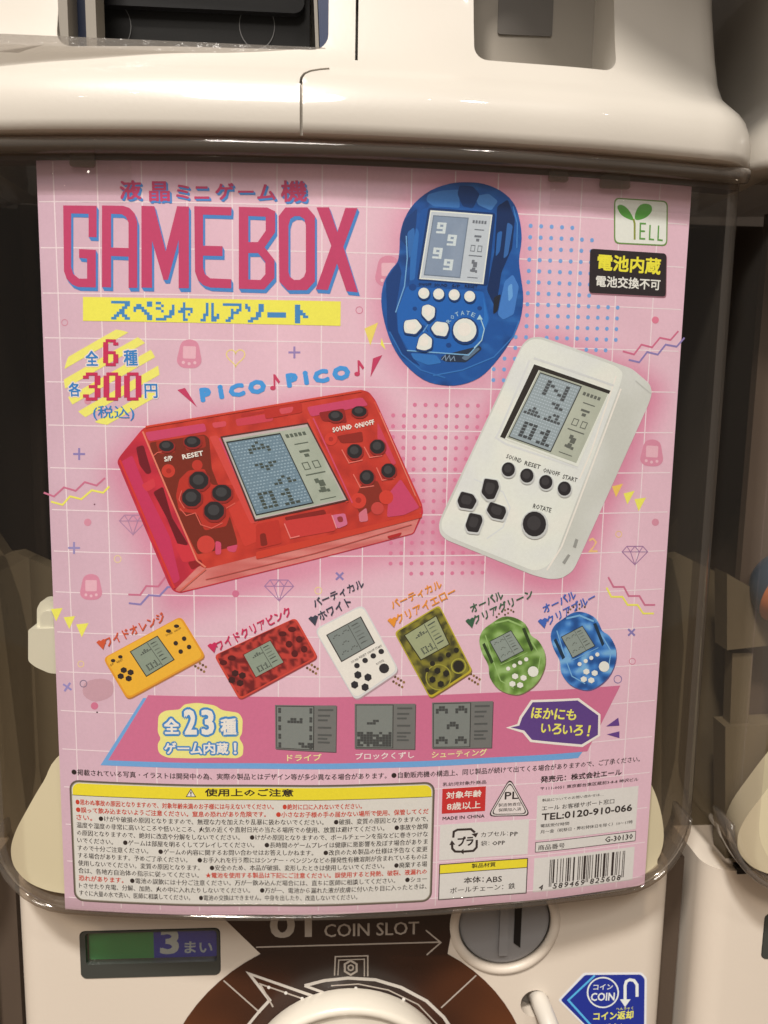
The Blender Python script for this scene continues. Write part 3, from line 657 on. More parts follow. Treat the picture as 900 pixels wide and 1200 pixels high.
# ---------- large blue
z4 = Z(420, 190, 2.25)
def bluecol(x, y):
    n = nz(x, y, .05, 11); m = nz(x * .6, y, .1, 13); c = (25, 80, 146)
    c = mixc(c, (16, 54, 106), max(0, n) * 1.6); return mixc(c, (44, 104, 168), max(0, m - .1) * 1.5)
zD = Z(440, 205, 4.9)
def f(d):
    d.poly(BLU_OUT, bluecol, 10)
body = part('printed_console', poster, f, fine=.0014, label='large clear blue oval console picture')
def f(d):
    seq(d, 11, zD, [([(300, 112), (380, 90), (480, 84), (484, 190), (335, 182), (290, 150)], (58, 112, 172)), ([(570, 122), (650, 106), (705, 150), (665, 205), (590, 172)], (70, 122, 180)), ([(482, 60), (560, 66), (600, 110), (560, 192), (502, 182), (470, 110)], (16, 56, 108)),
      ([(160, 262), (240, 190), (232, 300), (182, 420), (140, 362)], (18, 58, 110)), ([(182, 330), (222, 300), (228, 420), (192, 482)], (48, 102, 162)), ([(60, 600), (130, 500), (150, 560), (118, 760), (128, 900), (180, 1010), (260, 1100), (150, 1045), (68, 880)], (16, 58, 114)),
      ([(262, 200), (300, 188), (690, 215), (704, 240), (640, 660), (190, 640), (215, 470)], (22, 78, 144)), ([(200, 470), (235, 300), (250, 330), (225, 600), (195, 610)], (44, 104, 168)), ([(700, 180), (760, 140), (802, 250), (785, 420), (724, 560), (692, 770), (640, 660), (682, 450)], (12, 42, 84)),
      ([(758, 270), (790, 290), (762, 460), (735, 482)], (50, 98, 156)), ([(700, 330), (730, 320), (715, 440), (690, 470)], (42, 96, 158)), ([(742, 612), (790, 570), (824, 640), (795, 800), (732, 832), (702, 800)], (66, 120, 184)), ([(760, 640), (785, 620), (790, 700), (765, 730)], (104, 156, 206)), ([(680, 702), (722, 682), (702, 782), (676, 802)], (28, 34, 46)),
      ([(180, 640), (620, 670), (656, 830), (602, 962), (540, 1030), (190, 1010), (130, 902), (124, 780)], (28, 94, 166)), ([(620, 700), (650, 830), (600, 950), (590, 900), (625, 820)], (40, 110, 180)), ([(200, 1022), (350, 1035), (380, 1080), (300, 1092), (220, 1060)], (46, 110, 174)), ([(370, 1052), (400, 1032), (600, 980), (612, 1000), (520, 1076), (400, 1072)], (36, 48, 66)), ([(490, 1050), (590, 990), (600, 1000), (520, 1068)], (92, 110, 128))])
    for P in ([(380, 1062), (400, 1036), (404, 1066), (424, 1036), (430, 1066), (450, 1042), (456, 1068)],): d.stroke(zD(P), .9, (128, 146, 164), 16)
    d.stroke(zD([(176, 350), (182, 480), (166, 640), (115, 790)]), 1.4, (112, 160, 198), 16.3); d.stroke(zD([(180, 1008), (535, 1034), (600, 962)]), 1.3, (124, 172, 208), 16.6)
    d.stroke(zD([(330, 1152), (500, 1120), (680, 1046), (790, 930), (825, 840)]), 1.6, (52, 112, 174), 16.3); d.stroke(zD([(80, 900), (150, 1030), (260, 1120), (400, 1165)]), 1.6, (46, 106, 170), 16.6); d.stroke(zD([(790, 180), (815, 280), (812, 420)]), 1.4, (66, 124, 182), 17)
    for cx, cy, r in ((213, 645, 22), (225, 768, 13), (598, 765, 14), (420, 978, 16)): d.poly(zD(circ(cx, cy, r, 10, r * .9)), (18, 64, 124), 17.2)
    d.stroke(zD([(275, 860), (300, 900)]), 1, (16, 60, 116), 17.4); d.stroke(zD([(300, 860), (272, 902)]), 1, (110, 160, 200), 17.6)
    d.poly(z4([(184, 120), (362, 134), (341, 326), (154, 311)]), (16, 52, 100), 18, r=.0012)
    for s_, a_, b_ in (('ON/OFF', (158, 326), (192, 327)), ('SOUND', (200, 328), (234, 329)), ('S/P', (246, 330), (268, 331)), ('RESET', (280, 331), (314, 333))): d.text(s_, *z4([a_, b_]), 3.6, (20, 30, 54), 19, .02, 1)
    for i, ch in enumerate('ROTATE'):
        th = math.radians(214 + i * 16.5); c0, s0 = 280 + 46 * math.cos(th), 447 + 44 * math.sin(th); tx, ty = -math.sin(th) * 5, math.cos(th) * 5
        d.text(ch, *z4([(c0 - tx, s0 - ty), (c0 + tx, s0 + ty)]), 5, (160, 190, 216), 19, .02, 1)
    d.stroke(z4([(322, 412), (332, 440), (325, 470), (305, 490)]), 1.2, (170, 200, 226), 18); d.poly(z4([(312, 415), (320, 402), (328, 415)]), (170, 200, 226), 19)
part('printed_edge_lines', body, f, cut=.003)
def f(d):
    F = Frame(z4([(192, 131), (350, 142), (327, 318), (164, 305)]))
    d.uv(F([(-.02, -.02), (1.02, -.02), (1.02, 1.02), (-.02, 1.02)]), (224, 222, 216), 20)
    d.uv(F([(0, 0), (1, 0), (1, 1), (0, 1)]), (190, 192, 192), 21); d.uv(F([(.04, .05), (.63, .05), (.63, .96), (.04, .96)]), (108, 118, 130), 22)
    d.uv(F([(.055, .065), (.615, .065), (.615, .945), (.055, .945)]), lambda x, y: mixc((128, 140, 156), (140, 150, 164), nz(x, y, .05) + .5), 23)
    for x, y in ((.13, .15), (.33, .32), (.13, .53), (.33, .69)): cells(d, F, x, y, .05, .033, D['9'], (206, 210, 212), 24, 0.01)
    lcdmarks(d, F, 24, .68, .97, (110, 112, 116))
part('printed_screen', body, f, cut=.003)
WB, WH = (224, 220, 212), (240, 237, 230)
for cx, cy, r in ((172, 346, 14.5), (211, 348, 14.5), (252, 350, 14.5), (293, 354, 14.5), (280, 443, 31)): btn(body, z4(circ(cx, cy, r, 18)), WB, WH, rim=(16, 54, 104), r=0)
for q in ([(168, 380), (184, 375), (202, 384), (200, 408), (184, 421), (166, 402)], [(122, 418), (152, 414), (168, 434), (150, 454), (122, 450), (119, 434)], [(204, 420), (234, 424), (238, 440), (230, 460), (202, 456), (190, 438)], [(160, 462), (174, 450), (194, 466), (192, 490), (175, 497), (152, 492)]): btn(body, z4(q), WB, WH, rim=(16, 54, 104))

# ---------- six small consoles
z7 = Z(40, 660, 2.25); z8 = Z(400, 660, 2.25); z9 = Z(330, 640, 4.5)
def chain(d, x, y, dx=1, dy=.62, n=4):
    for r in range(2):
        for k in range(n): d.poly(circ(x + k * 3.4 * dx - r * 2, y + k * 3.4 * dy + r * 5.5, 1.55, 8), (150, 112, 66) if k % 2 else (100, 72, 46), 7)
def screen(parent, q, pat, bgc=(128, 134, 118), ink=(70, 74, 66), frame=(44, 42, 38), split=.6, vertical=False):
    def f(d):
        c = Vector((sum(p[0] for p in q) / 4, sum(p[1] for p in q) / 4)); d.poly([tuple(c + (Vector(p) - c) * 1.06) for p in q], frame, 16)
        F = Frame(q); d.uv(F([(0, 0), (1, 0), (1, 1), (0, 1)]), bgc, 17)
        d.uv(F([(split, .02), (split + .02, .02), (split + .02, .98), (split, .98)]), ink, 18)
        rnd = random.Random(int(q[0][0]))
        if pat == 'digits':
            cells(d, F, .2, .15, .08, .05, D['tri'], ink, 18); cells(d, F, .15, .66, .07, .05, D['0'], ink, 18); cells(d, F, .38, .66, .07, .05, D['1'], ink, 18)
        else:
            for x, y in ((.08, .12), (.36, .12), (.22, .45), (.08, .74), (.36, .74)): cells(d, F, x, y, .055, .05, ['.##.', '#..#'], ink, 18)
        for yy in (.1, .22, .36, .5, .62, .78): d.uv(F([(split + .08, yy), (.92 - rnd.random() * .12, yy), (.92 - rnd.random() * .05, yy + .04), (split + .08, yy + .04)]), ink if yy in (.1, .62, .78) else mixc(ink, bgc, .5), 18)
    return part('printed_screen', parent, f, cut=0)
def mini_btns(parent, L, zf, col, name='printed_button'):
    for cx, cy, rx, ry in L:
        part(name, parent, lambda d: d.poly(zf(circ(cx, cy, rx, 12, ry)), col, 19), cut=0)
def pent(cx, cy, r, k):
    return [(cx + r * math.cos(math.radians(k * 90 - 28 + q)), cy + r * math.sin(math.radians(k * 90 - 28 + q))) for q in (0, 60, 130, 180, 230, 300)]
def rected(q, col, edge, label, r=.0014, fine=.002, colf=None):
    def f(d):
        d.poly([(x + .8, y + 1.6) for x, y in q], mixc(col, (120, 60, 70), .5), 9, r=r); d.poly(q, edge, 10, r=r)
        c = Vector((sum(p[0] for p in q) / 4, sum(p[1] for p in q) / 4)); d.poly([tuple(c + (Vector(p) - c) * .955 - Vector((.3, .4))) for p in q], colf or col, 11, r=r)
        return d
    return f
# orange
q = z7([(182, 250), (388, 139), (453, 246), (246, 359)])
o1 = part('printed_console', poster, rected(q, (240, 172, 52), (222, 148, 40), '', r=.0022), label='small orange wide console picture')
screen(o1, z7([(256, 233), (325, 193), (368, 253), (297, 296)]), 'digits', (138, 146, 126))
mini_btns(o1, [(209, 256, 6, 4.5), (228, 246, 6, 4.5), (355, 178, 7, 4.5), (376, 165, 7, 4.5), (374, 210, 6, 6), (396, 198, 6, 6), (387, 232, 6, 6), (409, 220, 6, 6)], z7, (50, 38, 34))
for cx, cy in ((237, 281), (229, 297), (255, 287), (250, 303)): part('printed_button', o1, lambda d: d.poly(z7(octo(cx, cy, 9, 8, 6)), (46, 36, 34), 19), cut=0)
part('printed_chain', o1, lambda d: chain(d, 231, 775), cut=0)
part('printed_lettering', o1, lambda d: (d.text('S/P', *z7([(203, 271), (212, 266)]), 2.2, (90, 60, 30), 19), d.text('RESET', *z7([(220, 263), (236, 255)]), 2.2, (90, 60, 30), 19), d.text('SOUND', *z7([(349, 192), (367, 184)]), 2.2, (90, 60, 30), 19), d.text('ON/OFF', *z7([(371, 182), (389, 172)]), 2.2, (90, 60, 30), 19)), cut=0)
# red
q = z7([(474, 243), (690, 143), (749, 247), (541, 361)])
def redsm(x, y):
    n = nz(x, y, .22, 2); return mixc((188, 60, 50), (112, 30, 30), n * 3.4 + .25)
o1 = part('printed_console', poster, rected(q, (188, 60, 50), (206, 70, 54), '', r=.002, colf=redsm), fine=.0011, label='small clear red wide console picture')
screen(o1, z7([(553, 242), (622, 205), (657, 261), (585, 300)]), 'digits', (140, 148, 128), frame=(120, 30, 26))
mini_btns(o1, [(499, 262, 10, 7), (521, 250, 11, 7), (655, 186, 11, 7), (680, 174, 11, 7), (672, 213, 9, 9), (699, 200, 9, 9), (687, 238, 9, 9), (712, 226, 9, 9)], z7, (88, 24, 26))
for cx, cy in ((530, 290), (521, 308), (549, 296), (543, 316)): part('printed_button', o1, lambda d: d.poly(z7(octo(cx, cy, 10, 9, 6)), (64, 28, 28), 19), cut=0)
part('printed_chain', o1, lambda d: chain(d, 362, 777), cut=0)
# white
q = z9([(172, 438), (428, 305), (622, 658), (388, 815)])
o1 = part('printed_console', poster, rected(q, (232, 229, 222), (214, 208, 200), '', r=.0028), label='small white vertical console picture')
screen(o1, z9([(242, 468), (415, 375), (486, 508), (318, 603)]), 'inv', (128, 132, 124), (86, 88, 82), (52, 46, 44))
mini_btns(o1, [(397, 628, 15, 14), (440, 601, 15, 14), (483, 577, 15, 14), (525, 554, 15, 14), (540, 643, 27, 26)], z9, (46, 42, 44))
for cx, cy in ((402, 677), (455, 690), (385, 729), (440, 742)): part('printed_button', o1, lambda d: d.poly(z9(octo(cx, cy, 21, 21, 6)), (42, 40, 44), 19), cut=0)
part('printed_lettering', o1, lambda d: [d.text(s_, *z9([a_, b_]), 2.6, (70, 64, 62), 19) for s_, a_, b_ in (('SOUND', (370, 616), (408, 596)), ('RESET', (412, 591), (450, 572)), ('ON/OFF', (455, 568), (492, 548)), ('START', (497, 545), (531, 528)), ('ROTATE', (503, 626), (541, 606)))], cut=0)
part('printed_chain', o1, lambda d: chain(d, 463, 793), cut=0)
# yellow
q = z8([(139, 182), (258, 109), (347, 285), (234, 357)])
def yelsm(x, y):
    n = nz(x, y, .12, 6); return mixc((132, 122, 44), (66, 62, 34), n * 3 + .4)
o1 = part('printed_console', poster, rected(q, (140, 130, 44), (188, 166, 46), '', r=.0018, colf=yelsm), fine=.0011, label='small clear yellow vertical console picture')
screen(o1, z8([(168, 190), (249, 140), (283, 213), (210, 253)]), 'digits', (158, 160, 120), frame=(50, 46, 26))
mini_btns(o1, [(240, 264, 7, 7), (261, 252, 7, 7), (282, 241, 7, 7), (303, 229, 7, 7), (309, 271, 15, 15), (226, 281, 6, 6)], z8, (40, 36, 28))
part('printed_ring', o1, lambda d: (d.stroke(z8(circ(309, 271, 19, 20)), 1.3, (170, 160, 60), 18, True), d.stroke(z8(circ(256, 300, 33, 24)), 1.3, (160, 150, 56), 18, True)), cut=0)
for cx, cy in ((253, 283), (276, 290), (240, 306), (262, 318)): part('printed_button', o1, lambda d: d.poly(z8(octo(cx, cy, 9, 9, 6)), (36, 34, 28), 20), cut=0)
part('printed_chain', o1, lambda d: chain(d, 552, 790), cut=0)
# ovals
OV = [(395, 160), (425, 142), (455, 143), (485, 160), (500, 190), (520, 205), (536, 237), (535, 275), (515, 315), (480, 342), (450, 346), (415, 332), (392, 302), (388, 270), (372, 238), (364, 205), (373, 178)]
for dx, dy, c1, c2, c3, lb in ((0, 0, (108, 140, 60), (80, 108, 44), (150, 178, 104), 'small clear green oval console picture'), (187, -13, (52, 112, 178), (30, 76, 134), (120, 170, 215), 'small clear blue oval console picture')):
    def f(d, dx=dx, dy=dy, c1=c1, c2=c2, c3=c3):
        P = z8(smooth_loop([(x + dx, y + dy) for x, y in OV], 3)); d.poly([(x + .8, y + 1.4) for x, y in P], mixc(c2, (160, 90, 110), .5), 9); d.poly(P, lambda x, y: mixc(c1, c2 if nz(x, y, .1, 3) > 0 else c3, abs(nz(x, y, .1, 3)) * 2.6), 10)
    o1 = part('printed_console', poster, f, fine=.0011, label=lb)
    def f(d, dx=dx, dy=dy, c2=c2, c3=c3):
        s = lambda L: z8([(x + dx, y + dy) for x, y in L])
        d.stroke(s([(380, 190), (402, 262), (420, 310), (455, 330)]), 1.2, c3, 12); d.stroke(s([(405, 158), (440, 150), (478, 166)]), 2, c3, 13); d.stroke(s([(500, 205), (524, 245), (515, 300)]), 1.3, c3, 12)
        d.poly(s([(372, 215), (378, 210), (402, 260), (395, 266)]), mixc(c2, (20, 30, 20), .6), 14); d.poly(s([(476, 172), (484, 170), (506, 225), (500, 232)]), mixc(c2, (20, 30, 20), .6), 14)
        d.stroke(s([(420, 268), (490, 235)]), .9, c3, 15)
    part('printed_edge_lines', o1, f, cut=0)
    sh = lambda L, dx=dx, dy=dy: z8([(x + dx, y + dy) for x, y in L])
    screen(o1, sh([(393, 207), (447, 179), (479, 230), (422, 260)]), 'inv', (140, 146, 134), (84, 88, 80), (48, 52, 46))
    for cx, cy, r in ((440, 278, 5.5), (456, 270, 5.5), (471, 262, 5.5), (487, 253, 5.5), (505, 285, 14)): part('printed_button', o1, lambda d: d.poly(sh(circ(cx, cy, r, 14)), (228, 226, 216), 19), cut=0)
    for cx, cy in ((458, 298), (480, 302), (451, 318), (471, 321)): part('printed_button', o1, lambda d: d.poly(sh(octo(cx, cy, 9, 8, 6)), (228, 226, 216), 19), cut=0)
    def f(d, dx=dx, dy=dy):
        for k, (x, y) in enumerate([(410, 142), (416, 134), (424, 128), (432, 124), (440, 121), (448, 124), (454, 128), (440, 132), (432, 136)]): d.poly(z8(circ(x + dx, y + dy, 2.8, 8)), (134, 104, 66) if k % 2 else (86, 66, 46), 8)
    part('printed_chain', o1, f, cut=0)
# labels of the six
def lab(lines, hp, col, zf):
    t = Art('printed_caption', cut=0)
    for s_, a_, b_, h_ in lines: t.text(s_, *zf([a_, b_]), h_ / 2.25, col, 22, .03, 1)
    x, y = hp; t.poly(zf([(x - 15, y - 5), (x - 8, y - 11), (x - 3, y - 9), (x + 3, y - 14), (x + 11, y - 11), (x + 3, y + 14)]), col, 21); t.build(poster)
lab([('ワイドオレンジ', (193, 222), (350, 150), 25)], (180, 213), (206, 84, 50), z7)
lab([('ワイドクリアピンク', (487, 232), (682, 136), 26)], (472, 222), (198, 42, 84), z7)
lab([('バーティカル', (741, 118), (873, 62), 24), ('ホワイト', (756, 152), (840, 110), 25)], (738, 150), (58, 62, 74), z7)
lab([('バーティカル', (136, 122), (268, 64), 24), ('クリアイエロー', (150, 160), (305, 82), 25)], (136, 155), (228, 142, 48), z8)
lab([('オーバル', (345, 132), (430, 92), 24), ('クリアグリーン', (352, 163), (508, 88), 25)], (342, 157), (56, 92, 66), z8)
lab([('オーバル', (535, 132), (620, 90), 24), ('クリアブルー', (546, 163), (672, 96), 25)], (532, 157), (64, 98, 172), z8)

# ---------- banner
t = Art('printed_banner')
v0 = (CYL.inv(174, 815)[1] + CYL.inv(724, 803)[1]) / 2; v1 = (CYL.inv(126, 890)[1] + CYL.inv(684, 881)[1]) / 2
ux = lambda x, y: CYL.inv(x, y)[0]
t.uv([(ux(168, 818), v0 - .0012), (ux(176, 818), v0 - .0012), (ux(134, 890), v1), (ux(683, 882), v1 + .0004), (ux(677, 890), v1 - .0026), (ux(118, 893), v1 - .0022)], (110, 160, 206), 5)
t.uv([(ux(174, 815), v0), (ux(727, 803), v0), (ux(688, 880), v1), (ux(127, 890), v1)], (204, 108, 136), 6)
t.build(poster)
t = Art('printed_banner_title', cut=.004)
blob = z7([(328, 400), (345, 388), (385, 385), (395, 372), (430, 367), (478, 375), (495, 388), (540, 395), (550, 412), (548, 450), (540, 462), (552, 480), (550, 508), (535, 515), (480, 512), (420, 514), (350, 512), (328, 500), (326, 475), (335, 462), (326, 445)])
t.poly(blob, (240, 226, 130), 8, r=.002)
BB = (64, 130, 186)
for s_, a_, b_, h_ in (('全', (342, 450), (386, 450), 42), ('2', (395, 452), (432, 452), 68), ('3', (440, 453), (478, 453), 68), ('種', (490, 453), (536, 453), 44)):
    otext(t, s_, *z7([a_, b_]), h_ / 2.25, (238, 234, 226), 10, .045, .13 if h_ < 60 else .08, BB)
otext(t, 'ゲーム内蔵！', *z7([(343, 502), (548, 504)]), 13.5, (238, 234, 226), 10, .04, .13, BB)
t.build(poster)
for nm, zf, q, cap, ccol in (('d', z7, [(635, 374), (797, 374), (795, 497), (636, 490)], (667, 522, 758, 520, 'ドライブ'), (240, 226, 150)), ('b', z8, [(35, 370), (195, 370), (193, 490), (35, 488)], (37, 518, 192, 514, 'ブロックくずし'), (236, 214, 206)), ('s', z8, [(239, 367), (400, 364), (396, 487), (239, 488)], (238, 514, 384, 508, 'シューティング'), (240, 226, 150))):
    def f(d, nm=nm, zf=zf, q=q):
        P = zf(q); d.poly([(x + 1, y + 1) for x, y in P], (90, 72, 74), 8); F = Frame(P)
        d.uv(F([(0, 0), (1, 0), (1, 1), (0, 1)]), (112, 110, 104), 9); d.uv(F([(.02, .02), (.64, .02), (.64, .98), (.02, .98)]), (52, 52, 50), 10); d.uv(F([(.03, .035), (.625, .035), (.625, .965), (.03, .965)]), (124, 126, 118), 11)
        ink = (66, 68, 66)
        if nm == 'd':
            cells(d, F, .2, .28, .05, .06, ['.##.#', '#####'], ink, 12, 0.03); cells(d, F, .38, .82, .05, .06, ['##.##', '.####'], ink, 12, 0.03)
            for k in (0, 3, 6, 9, 12): cells(d, F, .05, .06 + k * .065, .05, .06, ['#', '#'], ink, 12, .03); cells(d, F, .56, .06 + k * .065, .05, .06, ['#', '#'], ink, 12, .03)
        elif nm == 'b':
            cells(d, F, .2, .35, .05, .055, ['..##', '###.'], ink, 12, 0.03); cells(d, F, .04, .62, .052, .055, ['##.##..#..#', '#######.###', '.####.#####', '###########', '#.#####.###', '##.#.######'], ink, 12, .02)
        else:
            for x, y in ((.06, .08), (.38, .08), (.24, .42), (.06, .74), (.38, .74)): cells(d, F, x, y, .05, .055, ['.##.', '####', '#..#'], ink, 12, 0.03)
        for yy, x1 in ((.08, .95), (.2, .9), (.3, .86), (.46, .92), (.62, .93), (.7, .86), (.78, .9)): d.uv(F([(.70, yy), (x1, yy), (x1, yy + .04), (.70, yy + .04)]), mixc(ink, (112, 110, 104), .35), 12)
    sc = part('printed_game_screen', poster, f, cut=.003)
    part('printed_caption', sc, lambda d: d.text(cap[4], *zf([(cap[0], cap[1]), (cap[2], cap[3])]), 8.2, ccol, 10, .02, 1), cut=0)
# ---------- bubble
t = Art('printed_speech_bubble')
P = z8([(470, 405), (500, 360), (625, 355), (683, 398), (682, 455), (635, 484), (498, 471), (478, 447), (434, 434), (464, 424)])
t.poly(P, (236, 220, 222), 9); c = Vector((563, 415))
t.poly(z8([(476, 408), (504, 366), (622, 361), (677, 401), (676, 452), (633, 477), (502, 465), (482, 441), (446, 433), (469, 428)]), (92, 62, 124), 10)
otext(t, 'ほかにも', *z8([(497, 408), (618, 414)]), 13, (244, 226, 96), 11, .035, .001, (92, 62, 124)); otext(t, 'いろいろ！', *z8([(522, 448), (664, 457)]), 13, (244, 226, 96), 11, .035, .001, (92, 62, 124))
for P in ([(698, 430), (730, 407), (733, 428)], [(700, 451), (733, 443), (733, 461)]): t.poly(z8(P), (98, 62, 128), 9)
t.build(poster)
# ---------- maker logo + black label
zl = Z(660, 200, 5.625)
t = Art('printed_maker_logo'); t.poly(zl([(333, 178), (690, 200), (686, 498), (333, 482)]), (110, 140, 72), 6, r=.0022); t.poly(zl([(342, 187), (681, 208), (678, 489), (342, 473)]), (226, 222, 206), 7, r=.0019)
LG = (92, 156, 66)
t.poly(zl(smooth_loop([(358, 232), (385, 226), (420, 248), (450, 290), (462, 325), (435, 322), (385, 295), (360, 258)], 3)), LG, 8)
t.poly(zl(smooth_loop([(472, 318), (478, 270), (505, 228), (545, 218), (580, 232), (582, 268), (550, 305), (500, 325)], 3)), LG, 9)
t.stroke(zl([(462, 318), (470, 350), (470, 455)]), 2.6, (138, 142, 60), 10)
GR = (96, 146, 68)
for P in ([(545, 350), (508, 348), (505, 448), (540, 450)], [(572, 358), (568, 452), (598, 455)], [(628, 362), (624, 456), (655, 460)]): t.stroke(zl(P), 2, GR, 11)
t.stroke(zl([(507, 398), (538, 400)]), 2, GR, 12); t.build(poster)
zb = Z(620, 180, 4.5)
t = Art('printed_battery_notice'); t.poly([(x + .8, y + 1.2) for x, y in zb([(318, 502), (724, 527), (720, 757), (312, 737)])], (150, 100, 108), 6, r=.0014)
t.poly(zb([(320, 502), (724, 527), (720, 755), (313, 735)]), (42, 34, 36), 7, r=.0014)
t.text('電池内蔵', *zb([(354, 617), (692, 641)]), 20, (244, 218, 60), 8, .04, 2); t.text('電池交換不可', *zb([(348, 702), (690, 722)]), 13.5, (228, 220, 208), 8, .03, 2); t.build(poster)

# ---------- small print
INK = (36, 29, 30); RD = (196, 62, 44)
def vfix(*pts): return sum(CYL.inv(*p)[1] for p in pts) / len(pts)
t = Art('printed_notice_line', cut=0)
t.text('●掲載されている写真・イラストは開発中の為、実際の製品とはデザイン等が多少異なる場合があります。●自動販売機の構造上、同じ製品が続けて出てくる場合がありますので、ご了承ください。', (ux(84, 904), CYL.inv(84, 908)[1]), (ux(750, 890), CYL.inv(84, 908)[1]), .0027, INK, 6, .012, 1, uvmode=True)
t.build(poster)
t = Art('printed_caution_box')
uL, uR = ux(85, 980) - .0004, ux(508, 980); vT = vfix((90, 911), (300, 924), (500, 915)); vB = vfix((98, 1055), (300, 1063.5), (498, 1057))
t.uv(rrect(uL, vB, uR, vT, .004), (96, 84, 72), 5); t.uv(rrect(uL + .0007, vB + .0007, uR - .0007, vT - .0007, .0034), (150, 140, 120), 6)
t.uv(rrect(uL + .001, vB + .001, uR - .001, vT - .001, .0032), (216, 206, 192), 7)
vY = vT - .0063
yp = [p for p in rrect(uL + .0013, vB, uR - .0013, vT - .0013, .003)[:12]] + [(uL + .0013, vY), (uR - .0013, vY)]
t.uv(yp, (240, 210, 48), 8); t.uv([(uL + .001, vY - .00022), (uR - .001, vY - .00022), (uR - .001, vY), (uL + .001, vY)], INK, 9)
um = ux(292, 928); vm = (vT + vY) / 2 - .0006
t.text('使用上のご注意', (um - .0175, vm - .0013), (um + .0175, vm - .0013), .0034, (40, 32, 30), 9, .04, 1, uvmode=True)
ut = um - .023
t.uv([(ut - .0021, vm - .0016), (ut + .0021, vm - .0016), (ut, vm + .002)], (60, 50, 48), 9); t.uv([(ut - .0016, vm - .0013), (ut + .0016, vm - .0013), (ut, vm + .0014)], (232, 226, 210), 10)
t.uv([(ut - .0002, vm - .0005), (ut + .0002, vm - .0005), (ut + .0003, vm + .0007), (ut - .0003, vm + .0007)], INK, 11); t.uv(circ(ut, vm - .0009, .00025, 6), INK, 11)
box = t.build(poster)
LINES = [([('R', '●思わぬ事故の原因となりますので、対象年齢未満のお子様には与えないでください。　●絶対に口に入れないでください。')], .81),
 ([('R', '●誤って飲み込まないようご注意ください。窒息の恐れがあり危険です。　●小さなお子様の手の届かない場所で使用、保管してくだ')], 1),
 ([('R', 'さい。'), ('K', '　●けがや破損の原因となりますので、無理な力を加えたり乱暴に扱わないでください。　●破損、変質の原因となりますので、')], 1),
 ([('K', '温度や湿度の非常に高いところや低いところ、火気の近くや直射日光の当たる場所での使用、放置は避けてください。　●事故や故障')], 1),
 ([('K', 'の原因となりますので、絶対に改造や分解をしないでください。　●けがの原因となりますので、ボールチェーンを指などに巻きつけな')], 1),
 ([('K', 'いでください。　●ゲームは部屋を明るくしてプレイしてください。　●長時間のゲームプレイは健康に悪影響を及ぼす場合がありま')], 1),
 ([('K', 'すので十分ご注意ください。　●ゲームの内容に関するお問い合わせはお答えしかねます。　●改良のため製品の仕様は予告なく変更')], 1),
 ([('K', 'する場合があります。予めご了承ください。　●お手入れを行う際にはシンナー・ベンジンなどの揮発性有機溶剤が含まれているものは')], 1),
 ([('K', '使用しないでください。変質の原因となります。　●安全のため、本品が破損、変形したときは使用しないでください。　●廃棄する場')], 1),
 ([('K', '合は、各地方自治体の指示に従ってください。　'), ('R', '★電池を使用する製品は下記にご注意ください。誤使用すると発熱、破裂、液漏れの')], 1),
 ([('R', '恐れがあります。'), ('K', '　●電池の誤飲には十分ご注意ください。万が一飲み込んだ場合には、直ちに医師に相談してください。　●ショー')], 1),
 ([('K', 'トさせたり充電、分解、加熱、火の中に入れたりしないでください。　●万が一、電池から漏れた液が皮膚に付いたり目に入ったときは、')], 1),
 ([('K', 'すぐに大量の水で洗い、医師に相談してください。　●電池の交換はできません。中身を出したり、改造しないでください。')], .80)]
t = Art('printed_caution_text', cut=0)
tl, tr = uL + .0022, uR - .0022; nl = len(LINES); top = vY - .00115; bot = vB + .0021; pit = (top - bot - .0002) / nl
for i, (segs, frac) in enumerate(LINES):
    tot = sum(len(s_) for _, s_ in segs); cw = (tr - tl) * frac / tot; x = tl; vb = top - (i + 1) * pit + .0002
    for cc, s_ in segs:
        core = s_.lstrip('　'); lead = len(s_) - len(core); core2 = core.rstrip('　')
        xa = x + lead * cw; xb = xa + len(core2) * cw
        t.text(core2, (xa + cw * .06, vb), (xb - cw * .06, vb), min(.00255, pit * .88), RD if cc == 'R' else INK, 9, .024 if cc == 'R' else .013, 1, uvmode=True)
        x += len(s_) * cw
t.build(box)

z10 = Z(500, 880, 3.46)
def rect4(t, P, col, lay, zf=z10, inset=0):
    q = [CYL.inv(*p) for p in zf(P)]; ul = (q[0][0] + q[3][0]) / 2 + inset; ur = (q[1][0] + q[2][0]) / 2 - inset; vt = (q[0][1] + q[1][1]) / 2 - inset; vb = (q[2][1] + q[3][1]) / 2 + inset
    t.uv([(ul, vb), (ur, vb), (ur, vt), (ul, vt)], col, lay); return ul, ur, vb, vt
def T(t, s_, ax, ay, bx, by, h_, col=INK, lay=9, bold=.009, res=1): t.text(s_, *z10([(ax, ay), (bx, by)]), h_ / 3.46, col, lay, bold, res, level=True)
t = Art('printed_age_mark'); T(t, '乳幼児対象外商品', 65, 141, 242, 136, 15); rect4(t, [(63, 152), (240, 146), (238, 247), (62, 252)], (198, 44, 44), 6)
T(t, '対象年齢', 79, 193, 223, 189, 29, (236, 226, 216), 9, .03, 2); T(t, '8歳以上', 82, 239, 219, 236, 31, (236, 226, 216), 9, .02, 3); T(t, 'MADE IN CHINA', 64, 279, 235, 273, 14, INK, 9, .03); t.build(poster)
t = Art('printed_liability_mark', cut=.004)
TR = roundpoly(z10([(338, 108), (422, 262), (247, 268)]), 8, 4); t.poly(TR, (50, 42, 42), 6)
c = Vector((sum(p[0] for p in TR) / len(TR), sum(p[1] for p in TR) / len(TR))); sc_ = lambda k: [tuple(c + (Vector(p) - c) * k) for p in TR]
t.poly(sc_(.93), (224, 208, 198), 7); t.poly(sc_(.86), (50, 42, 42), 8); t.poly(sc_(.80), (224, 208, 198), 9)
